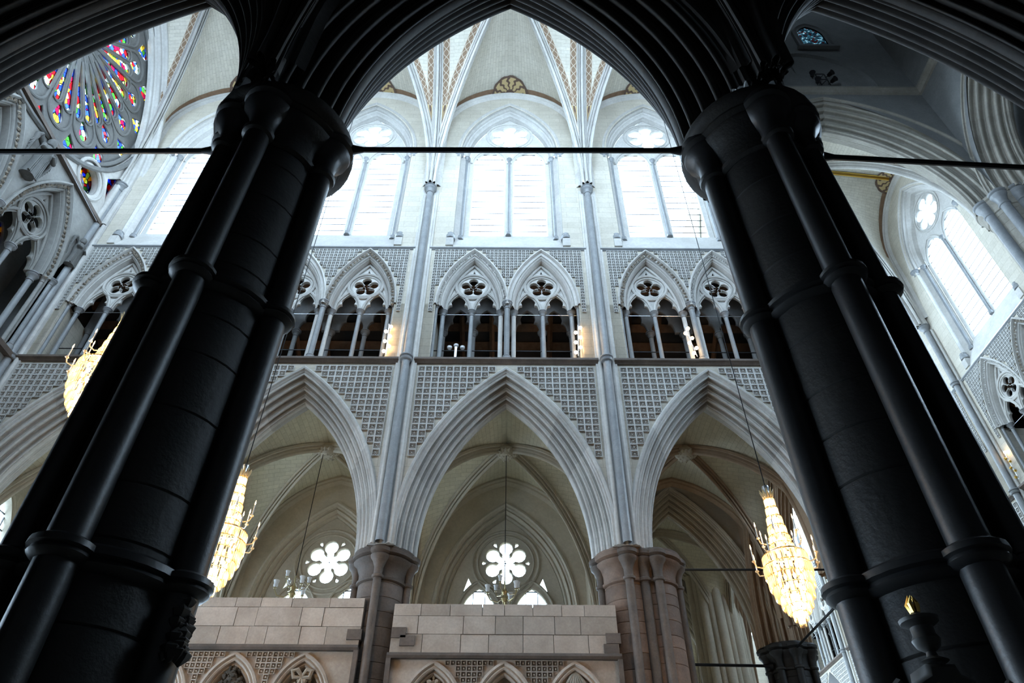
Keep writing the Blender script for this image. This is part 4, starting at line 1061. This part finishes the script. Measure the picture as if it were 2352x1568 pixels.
# ---- end wall with the rose window
wall_left = thing('wall_left', 'end wall of the hall at the far left holding the great rose window', 'wall', (LWX, 10.35, 0), PI / 2, None, 'structure')
ZR = 25.3
def end_face():
    loops = [[(-5.3, 20.95), (5.05, 20.95), (5.05, 31.9), (-5.3, 31.9)], circle(4.55, (0, ZR), 64), circle(.55, (3.55, 21.75), 20), circle(.55, (-3.55, 21.75), 20), [(4.15, 22.65), (4.75, 21.6), (4.75, 23.5)]]
    return plate('wall_face', loops, .0, .5, 'stone', .03)
obj('wall_face', end_face(), wall_left)
rose = thing('rose_window', 'great stained-glass rose window with radiating stone petals', 'window', (LWX, 10.35, ZR), PI / 2, None, 'structure')
def slot(rr0, rr1, w0, w1, ang, n=7):
    L = [(rr0, -w0), (rr1 - w1, -w1)] + [(rr1 - w1 + w1 * math.sin(PI * i / n), -w1 * math.cos(PI * i / n)) for i in range(1, n)] + [(rr1 - w1, w1), (rr0, w0)]
    return [(x * math.cos(ang) - y * math.sin(ang), x * math.sin(ang) + y * math.cos(ang)) for x, y in L]
def rose_plate():
    loops = [circle(4.56, n=64), circle(.5, n=20)]
    for k in range(16):
        a = 2 * PI * k / 16
        for s in (-1, 1): loops.append(slot(1.15, 3.0, .055, .20, a + s * .098))
        loops.append(slot(3.04, 3.72, .06, .25, a)); loops.append([((r) * math.cos(a + PI / 16 + b), r * math.sin(a + PI / 16 + b)) for r, b in ((3.7, 0), (4.15, -.075), (4.38, -.05), (4.38, .05), (4.15, .075))])
    return plate('rose_tracery', loops, .20, .31, 'rose_shade_stone', .015)
obj('rose_tracery', rose_plate(), rose)
def petal():
    mb = MB(); hw = math.sin(PI / 16)
    def P(r, a, d=.19): return (r * math.cos(a), d, r * math.sin(a))
    w = .172
    side = [P(r, w * (.55 + .45 * min(1, r / 1.6)) if r < 1.6 else w) for r in np.linspace(.75, 3.35, 9)]
    R = 3.35 * math.sin(w); cx = 3.35 * math.cos(w)
    end = [(cx + R * math.sin(q), .19, R * math.cos(q)) for q in np.linspace(0, PI, 11)[1:-1]]
    mb.tube(side + end + [(x, y, -z) for x, y, z in side[::-1]], .05, 6)
    for s in (1, -1):
        a = s * .098; w1 = .245
        L = [(1.0, -.07), (2.85, -w1)] + [(2.85 + w1 * math.sin(PI * i / 7), -w1 * math.cos(PI * i / 7)) for i in range(1, 7)] + [(2.85, w1), (1.0, .07)]
        mb.tube([(x * math.cos(a) - y * math.sin(a), .175, x * math.sin(a) + y * math.cos(a)) for x, y in L], .032, 6)
    return mb.mesh('petal_moulding', 'rose_shade_stone')
def wedge(r0, r1, w0, w1):
    mb = MB(); mb.add([(r0, .26, -w0), (r1, .26, -w1), (r1, .26, w1), (r0, .26, w0)], [(0, 1, 2, 3)]); return mb.mesh('pane', 'stained_glass', 0)
for k in range(16):
    a = 2 * PI * k / 16
    obj('petal_moulding', cached('petal', petal), rose, (0, 0, 0), (0, -a, 0))
    for s in (-1, 1): obj('pane', cached('pane_slot', lambda: wedge(1.1, 3.02, .07, .22)), rose, (0, 0, 0), (0, -(a + s * .098), 0))
    obj('pane', cached('pane_tip', lambda: wedge(3.0, 3.76, .12, .27)), rose, (0, 0, 0), (0, -a, 0)); obj('pane', cached('pane_outer', lambda: wedge(3.68, 4.42, .1, .36)), rose, (0, 0, 0), (0, -(a + PI / 16), 0))
obj('pane', cached('pane_eye', lambda: plate('pane', [circle(.6)], .30, .32, 'stained_glass', .001)), rose)
mb = MB()
for R, r, d in ((4.62, .10, -.02), (4.42, .08, .12)): mb.tube([(R * math.cos(q), d, R * math.sin(q)) for q in np.linspace(0, 2 * PI, 64, endpoint=False)], r, 7, closed=True)
obj('rim_moulding', mb.mesh('rim_moulding', 'rose_shade_stone'), rose)
mb = MB(); arch_sweep(mb, [(.5, -.5)] + [(r, d - .5) for r, d in rolls(.48, .5, [('r', 1, .05), ('h', .8, .05), ('r', 1, .05), ('h', .8, .05), ('r', 1, .05)])] + [(0, .1)], 4.62, 7.4, 16, 0, SPR_V - ZR, z0=20.9 - ZR); obj('enclosing_arch', mb.mesh('enclosing_arch', 'stone', 50), rose)
for s in (1, -1):
    mb = MB()
    for R, r, d in ((.72, .06, -.01), (.58, .05, .08)): mb.tube([(s * 3.55 + R * math.cos(q), d, 21.75 - ZR + R * math.sin(q)) for q in np.linspace(0, 2 * PI, 28, endpoint=False)], r, 6, closed=True)
    obj('corner_moulding', mb.mesh('corner_moulding', 'stone'), rose); obj('pane', plate('pane', [circle(.6, (s * 3.55, 21.75 - ZR))], .3, .32, 'stained_glass', .001), rose)
obj('pane', plate('pane', [[(4.0, -3.8), (4.85, -3.8), (4.85, -1.6), (4.0, -1.6)]], .3, .32, 'stained_glass', .001), rose)
portal((LWX - .8, 10.35, ZR), (-PI / 2, 0, PI / 2), 9, 9)
# gallery of the end wall
esc = 1.2
eg = thing('end_gallery', 'carved three-arch gallery under the rose window at the left edge', 'arcade', (LWX, 10.35, Z_T), PI / 2, None, None, esc)
for u in (-2.55, 0, 2.55):
    tri_unit(eg, u, 1, rear=False)
    for s in (-1, 1): column(eg, u + s * .98, .3, 0, .08, T_Z + .02); column(eg, u + s * 1.14, .1, 0, .06, T_Z + .05, 'stone')
    column(eg, u + 1.275, -.02, 0, .06, T_Z + .1)
mb = MB(); pa = arch_pts(T_A, T_H, 14, .25, 0, T_Z); face_arches(mb, -4.4, 4.2, 0, 5.2, [(u, pa[-1][0], T_Z, max(q[1] for q in pa) - T_Z) for u in (-2.55, 0, 2.55)], 14); mb.grid([[(4.2, 0, 0), (3.66, 0, 0)], [(4.2, 0, 5.2), (3.66, 0, T_Z)]]); obj('gallery_face', mb.mesh('gallery_face', 'stone', 0), eg)
bw = MB(); loops = [[(-4.5, -6), (4.4, -6), (4.4, 5.4), (-4.5, 5.4)]] + [lancet_loop(u + s * .48, .33, .5, 3.3, .6) for u in (-2.55, 0, 2.55) for s in (-1, 1)]
obj('back_wall', plate('back_wall', loops, 1.6, 1.8, 'aisle_stone', .01), eg)
for u in (-2.55, 0, 2.55):
    for s in (-1, 1): obj('pane', plate('pane', [lancet_loop(u + s * .48, .36, .45, 3.3, .65)], 1.68, 1.7, 'stained_glass', .001), eg)
mb = MB()
sheet(mb, (-4.5, .0, 5.2), (4.3, 0, 5.2), (4.3, 1.7, 5.2), (-4.5, 1.7, 5.2)); sheet(mb, (-4.5, 0, 0), (-4.5, 1.7, 0), (-4.5, 1.7, 5.2), (-4.5, 0, 5.2)); sheet(mb, (4.3, 0, -6), (4.3, 1.7, -6), (4.3, 1.7, 5.2), (4.3, 0, 5.2)); obj('gallery_box', mb.mesh('gallery_box', 'aisle_stone', 0), eg)
mb = MB(); mb.box((0, .1, -.1), (8.6, .5, .14)); obj('string_course', mb.mesh('string_course', 'marble_brown', 0), eg)
mb = MB(); mb.box((0, -.02, 5.12), (8.5, .22, .12)); obj('string_course', mb.mesh('string_course', 'marble_brown', 0), eg)
mb = MB(); face_arches(mb, -4.4, 4.3, -6, -.1, [(2.6, 1.2, -3.3, 2.6), (0, 1.2, -3.3, 2.6), (-2.6, 1.2, -3.3, 2.6)], 12); obj('lower_wall', mb.mesh('lower_wall', 'stone', 0), eg)
for u in (-2.6, 0, 2.6):
    mb = MB(); arch_sweep(mb, [(.1, 0), (.1, -.05), (.03, -.06), (.0, .02)] + [(r - .28, d + .03) for r, d in rolls(.26, .3, [('r', 1, .05), ('h', 1, .06), ('r', 1, .05), ('h', 1, .06), ('r', 1, .05)])] + [(-.3, .6)], 1.2, 2.6, 12); obj('lower_arch', mb.mesh('lower_arch', 'stone', 50), eg, (u, 0, -3.3))
    mb = MB(); sheet(mb, (u - 1.3, .7, -6), (u + 1.3, .7, -6), (u + 1.3, .7, 0), (u - 1.3, .7, 0)); obj('blind_panel', mb.mesh('blind_panel', 'aisle_stone', 0), eg)
def retint(o, mp):
    for c in o.children:
        if c.data and c.data.materials and c.data.materials[0].name in mp:
            k = ('retint', c.data.name)
            def f(): m2 = c.data.copy(); m2.materials[0] = MATS[mp[c.data.materials[0].name]]; return m2
            c.data = cached(k, f)
        retint(c, mp)
retint(eg, {'stone': 'end_shade_stone', 'aisle_stone': 'rear_shade_stone'})  # gallery stone swapped for copies with shade in their colour
for u, lb in ((1.53, 'carved stone angel in the spandrel beneath the rose window'), (4.65, 'carved stone figure group in the corner beneath the rose window')):
    def angel():
        mb = MB(); mb.rev([(.03, -.8), (.17, -.76), (.15, -.5), (.14, -.2), (.19, .12), (.16, .32), (.06, .42)], 14); mb.rev([(.01, .40), (.09, .45), (.115, .54), (.10, .64), (.05, .71), (.01, .73)], 12)
        for s in (-1, 1):
            for k in range(6):
                e = k / 5; mb.tube([(s * .12, .04, .30), (s * (.30 + .10 * e), .05, .52 - .12 * e), (s * (.44 - .12 * e), .05, .05 - .5 * e)], [.035, .05, .012], 6)
            mb.tube([(s * .17, -.04, .28), (s * .25, -.14, .05), (s * .07, -.22, .10)], [.06, .055, .035], 8)
        for k in range(8): mb.tube([(-.13 + .037 * k, -.12, .05), (-.16 + .046 * k, -.13, -.74)], [.012, .026], 5)
        return mb.mesh('stone_angel', 'rose_shade_stone')
    obj('stone_angel', cached('angel', angel), None, (LWX + .12, 10.35 + u * 1.0, 20.0 if u < 2 else 19.2), PI / 2, 1.3 if u < 2 else .9, label=lb, cat='statue')

# ------------------------------------------------------------------ crystal chandeliers
CH_H = 2.4
def tiers():
    up = [(2.18, .085), (2.00, .10), (1.82, .125), (1.64, .145), (1.46, .165), (1.30, .19)]
    lo = [(1.10, .36), (.92, .375), (.74, .35), (.57, .30), (.42, .235), (.29, .17), (.18, .105), (.09, .05)]
    return [(z, r, .20, 20) for z, r in up] + [(z, r, .22 if r > .2 else .15, 44 if r > .2 else 22) for z, r in lo]
def prism(mb, p, L, w, a):
    c, s = math.cos(a), math.sin(a); x, y, z = p
    q = [(x + w * c, y + w * s), (x - w * s * .6, y + w * c * .6), (x - w * c, y - w * s), (x + w * s * .6, y - w * c * .6)]
    mb.add([(x, y, z + .01)] + [(u, v, z - L * .12) for u, v in q] + [(u, v, z - L * .85) for u, v in q] + [(x, y, z - L)],
           [(0, 1, 2), (0, 2, 3), (0, 3, 4), (0, 4, 1)] + [(1 + k, 5 + k, 5 + (k + 1) % 4, 1 + (k + 1) % 4) for k in range(4)] + [(9, 6 + k if k < 3 else 5, 5 + k) for k in range(4)])
def chandelier(label, x, y, z, ztop, sc=1.0):
    t = thing('crystal_chandelier', label, 'chandelier', (x, y, z), 0, 'crystal chandeliers', None, sc)
    for i, (zz, r, L, n) in enumerate(tiers()):
        def f():
            mb = MB()
            for k in range(n): a = 2 * PI * k / n + i * .1; prism(mb, (r * math.cos(a), r * math.sin(a), zz + L * .3), L, r * PI / n * .72, a)
            return mb.mesh('crystal_tier', 'crystal', 0)
        ti = obj('crystal_tier', cached(('tier', i), f), t)
        def g():
            mb = MB(); mb.tube([(r * math.cos(q), r * math.sin(q), 0) for q in np.linspace(0, 2 * PI, 24, endpoint=False)], .008, 4, up=(0, 0, 1), closed=True); return mb.mesh('tier_hoop', 'gold')
        obj('tier_hoop', cached(('hoop', i), g), ti, (0, 0, zz + L * .3))
    def bulbs():
        mb = MB()
        for i, (zz, r, L, n) in enumerate(tiers()):
            k = 4 if r < .2 else 8
            for j in range(k):
                a = 2 * PI * (j + .5 * (i % 2)) / k; b = r * .55
                mb.rev([(.004, zz - .05), (.022, zz - .02), (.026, zz + .02), (.006, zz + .06)], 6, (b * math.cos(a), b * math.sin(a)))
        return mb.mesh('bulbs', 'bulb')
    obj('bulb_cluster', cached('chbulbs', bulbs), t, kind='stuff')
    def stem():
        mb = MB(); mb.rev([(.03, 2.2), (.07, 2.26), (.075, 2.31), (.05, 2.33), (.045, 2.42), (.06, 2.46), (.06, 2.5)], 12); mb.rev([(.02, .02), (.03, .4), (.03, 2.2)], 8); return mb.mesh('stem', 'steel')
    obj('stem', cached('chstem', stem), t)
    def crown():
        mb = MB()
        for k in range(10):
            a = 2 * PI * k / 10; c, s = math.cos(a), math.sin(a); mb.tube([(.07 * c, .07 * s, 2.24), (.085 * c, .085 * s, 2.32), (.13 * c, .13 * s, 2.42)], [.016, .026, .004], 5)
        return mb.mesh('crown', 'crystal')
    obj('crown', cached('chcrown', crown), t)
    def rim():
        mb = MB(); mb.tube([(.30 * math.cos(q), .30 * math.sin(q), 1.2) for q in np.linspace(0, 2 * PI, 28, endpoint=False)], .018, 5, up=(0, 0, 1), closed=True); return mb.mesh('rim', 'steel')
    obj('rim', cached('chrim', rim), t)
    def arm():
        mb = MB(); mb.tube([(0, 0, 0), (.08, 0, -.05), (.17, 0, -.03), (.2, 0, .05)], .012, 5); mb.rev([(.012, .04), (.035, .06), (.03, .075)], 8, (.2, 0)); return mb.mesh('candle_arm', 'crystal')
    def candle():
        mb = MB(); mb.rev([(.012, 0), (.011, .2)], 6, (.2, 0)); return mb.mesh('candle', 'white_enamel')
    def flame():
        mb = MB(); mb.rev([(.002, .2), (.012, .23), (.009, .26), (.001, .30)], 6, (.2, 0)); return mb.mesh('flame_bulb', 'bulb_dim')
    for zz, r, n in ((1.42, .17, 6), (1.0, .34, 8)):
        for k in range(n):
            a = obj('candle_arm', cached('charm', arm), t, (r * math.cos(2 * PI * k / n), r * math.sin(2 * PI * k / n), zz), 2 * PI * k / n); obj('candle', cached('chcandle', candle), a, (0, 0, .07)); obj('flame_bulb', cached('chflame', flame), a, (0, 0, .07))
    mb = MB(); mb.tube([(0, 0, 2.49), (0, 0, (ztop - z) / sc)], .010, 5); obj('cord', mb.mesh('cord', 'iron'), t)
def at(u, v, Y):
    d = np.array(r2) * (u - 1176) / 1568 + np.array(u2) * (784 - v) / 1568 + np.array(fw); return np.array((0, 0, 1.6)) + d * Y / d[1]
p = at(1846, 1438, 11.0); chandelier('lit crystal chandelier hanging in the right arch', p[0], p[1], p[2], 30.8)
p = at(470, 1378, 10.9); chandelier('lit crystal chandelier half hidden by the left foreground pier, beside the left arch', p[0], p[1], p[2], 30.8)
p = at(167, 968, 9.2); chandelier('lit crystal chandelier high at the left edge of the left foreground pier', p[0], p[1], p[2], 30.8)

p, q = at(222, 508, 14.7), at(58, 196, 10.2); mb = MB(); mb.tube([(0, 0, 0), q - p], .012, 5); obj('cable', mb.mesh('cable', 'steel'), None, tuple(p), label='thin taut cable crossing in front of the rose window corner', cat='cable')
# ------------------------------------------------------------------ strings of globe lamps in the gallery, small spot lamp
def lamp_string(label, loc, rz, lean, mat):
    t = thing('globe_lamp_string', label, 'lamp', loc, rz, 'globe lamp strings in the galleries')
    mb = MB(); mb.tube([(0, 0, 0), (lean * 1.3, 0, 1.25)], .015, 5); obj('pole', mb.mesh('pole', 'steel'), t)
    def g():
        mb = MB(); mb.rev([(.005, -.055), (.035, -.045), (.055, 0), (.045, .03), (.02, .05)], 10); return mb.mesh('globe', mat)
    for k in range(6):
        z = .12 + .2 * k; obj('globe', cached(('globe', mat if k < 5 else 'bulb_dim'), g), t, (lean * z * 1.0 + (.07 if k % 2 else -.07), -.03, z))
lamp_string('string of glowing globe lamps in the left gallery bay', (-3.72, DF - .1, Z_T + .1), 0, -.05, 'globe_lamp')
lamp_string('string of glowing globe lamps in the centre gallery bay', (1.96, DF - .1, Z_T + .1), 0, .05, 'globe_lamp')
lamp_string('string of pale globe lamps in the gallery bay beside the right pier', (5.48, DF - .1, Z_T + .1), 0, -.15, 'bulb_dim')
lamp_string('string of gilt globe lamps in the right-hand wall gallery', (RWX - .1, 22.1, Z_T + .2), -PI / 2, 0, 'gold')
t = thing('spot_lamp_stand', 'small white twin spot lamps on a post in the centre gallery', 'lamp', (-1.74, DF + .55, Z_T + .03))
mb = MB(); mb.box((0, 0, .5), (.07, .07, 1.0)); obj('post', mb.mesh('post', 'steel', 0), t)
for s in (-1, 0, 1):
    mb = MB(); mb.rev([(.02, -.06), (.07, -.04), (.08, .03), (.03, .07)], 10); obj('lamp_head', mb.mesh('lamp_head', 'white_enamel'), t, (s * .2, 0, .95 + (.08 if s == 0 else 0)))

# ------------------------------------------------------------------ monuments and carvings
def crest(seed, mat, n=40, w=.3, h=.5):
    rr = random.Random(seed); mb = MB()
    mb.rev([(.02, 0), (w * .5, .05), (w * .55, h * .4), (w * .35, h * .7), (.03, h)], 10)
    for k in range(n):
        a = rr.uniform(-PI * .95, -.05); z = rr.uniform(0, h); r = w * (1.05 - .7 * z / h); x, y = r * math.cos(a), r * .6 * math.sin(a); s = rr.uniform(.03, .07)
        mb.rev([(.003, z - s), (s * .8, z - s * .3), (s, z + s * .2), (.003, z + s)], 6, (x, y))
    return mb.mesh('carving', mat)
def monument(name, label, x, z, mat, seed, top='spike', backing=None):
    t = thing(name, label, 'monument', (x, DF + .28, z))
    if backing: obj('back_panel', plate('back_panel', [lancet_loop(0, .42, -.9, -.12, .66)], .04, .07, backing, .005), t)
    obj('carving', crest(seed, mat), t, (0, 0, -.45))
    if top == 'spike':
        mb = MB(); mb.rev([(.03, -.02), (.06, .03), (.02, .08), (.03, .12), (.004, .22)], 8); obj('finial', mb.mesh('finial', mat), t)
    if top == 'bow':
        for s in (-1, 1):
            mb = MB(); mb.tube([(0, -.1, .0), (s * .1, -.16, .12), (s * .2, -.14, .1), (s * .17, -.12, -.02), (0, -.1, -.02)], [.03, .05, .06, .05, .03], 8); mb.tube([(0, -.1, 0), (s * .1, -.12, -.3), (s * .14, -.1, -.6)], [.03, .04, .03], 6); obj('ribbon_loop', mb.mesh('ribbon_loop', mat), t)
    if top == 'drape':
        for k in range(7):
            mb = MB(); a = (k - 3) / 3; mb.tube([(0, -.05, .2), (a * .16, -.12, -.1), (a * .42, -.1, -.6)], [.025, .05, .07], 6); obj('drapery_fold', mb.mesh('drapery_fold', mat), t)
zz = 6.5
monument('heraldic_monument', 'gilded heraldic carving in a blind arch at the lower left', -5.9, 6.2, 'bronze_carving', 3)
monument('bow_monument', 'carved stone ribbon bow in the blind arch beside the left far pier', -4.4, 6.05, 'panel_pale', 4, 'bow')
monument('crest_monument', 'pale crest on an orange panel in the left blind arch of the centre screen', -1.62, 5.95, 'panel_pale', 5, 'spike', 'panel_orange')
monument('draped_monument', 'draped stone figure in the right blind arch of the centre screen', 1.39, 6.05, 'carving', 6, 'drape')
monument('round_monument', 'dark rounded monument top in the middle blind arch of the centre screen', -.12, 5.6, 'block', 7, '')
# urn on the right foreground pier, brackets on the left one
t = thing('urn_monument', 'dark marble urn with gilded flame on the right foreground pier', 'monument', (2.28, 3.86, 2.0))
def urn():
    mb = MB(); q_ = lambda z: 1.07 - (1.07 - z) * .62
    mb.rev([(r, q_(z)) for r, z in [(.05, .62), (.075, .64), (.03, .68), (.025, .72), (.06, .76), (.075, .82), (.06, .86), (.06, .93), (.10, .97), (.105, 1.0), (.07, 1.02), (.03, 1.05), (.02, 1.07)]], 18); return mb.mesh('urn', 'marble_white')
obj('urn', urn(), t)
mb = MB()
for k in range(5): a = k * 2 * PI / 5; mb.tube([(.015 * math.cos(a), .015 * math.sin(a), 1.06), (.028 * math.cos(a), .028 * math.sin(a), 1.11), (.012 * math.cos(a + 1), .012 * math.sin(a + 1), 1.16)], [.012, .014, .002], 5)
obj('flame', mb.mesh('flame', 'gold'), t)
obj('pedestal', plate('pedestal', [[(-.26, -.2), (-.26, .26), (-.31, .33), (-.28, .42), (-.20, .43), (-.17, .52), (-.09, .56), (-.08, .61), (.08, .61), (.09, .56), (.17, .52), (.20, .43), (.28, .42), (.31, .33), (.26, .26), (.26, -.2)]], -.06, .16, 'marble_white', .02), t, (0, 0, .17))
for s_ in (-1, 1):
    mb = MB(); mb.tube([(s_ * (.25 + (.02 + .011 * k) * math.cos(k * .7)), -.09, .36 + (.02 + .011 * k) * math.sin(k * .7)) for k in range(12)], [.02] * 11 + [.03], 7); obj('scroll', mb.mesh('scroll', 'marble_white'), t, (0, 0, .17))
mb = MB(); 
for x in (-.08, .0, .09): mb.tube([(x, -.09, .5), (x + .02, -.10, .3), (x - .01, -.09, .12)], [.012, .02, .008], 5)
obj('gilt_ornament', mb.mesh('gilt', 'gold'), t, (0, 0, .17))
p = at(440, 1400, 4.55)
obj('carved_bracket', crest(9, 'marble_dark', 26, .06, .22), None, (p[0] - .05, p[1], p[2] - .16), 1.2, label='dark carved bracket on the right side of the left foreground pier', cat='bracket')
p = at(425, 1470, 4.5)
obj('carved_bracket', crest(10, 'marble_dark', 20, .05, .14), None, (p[0] - .05, p[1], p[2] - .1), .4, label='lower dark carved bracket on the left foreground pier', cat='bracket')
tie_rod('thin iron tie rod right of the broad reddish far pier', (4.0, DF + .8, 8.72), (8.1, DF + .8, 8.75), .028)
tie_rod('iron tie rod low in the aisle below the right chandelier', (3.6, 22.3, 8.45), (8.1, 22.3, 8.40), .045)
tie_rod('iron tie rod slanting down behind the right crystal chandelier', (8.75, 16.9, 8.7), (8.75, 21.9, 8.75), .035)
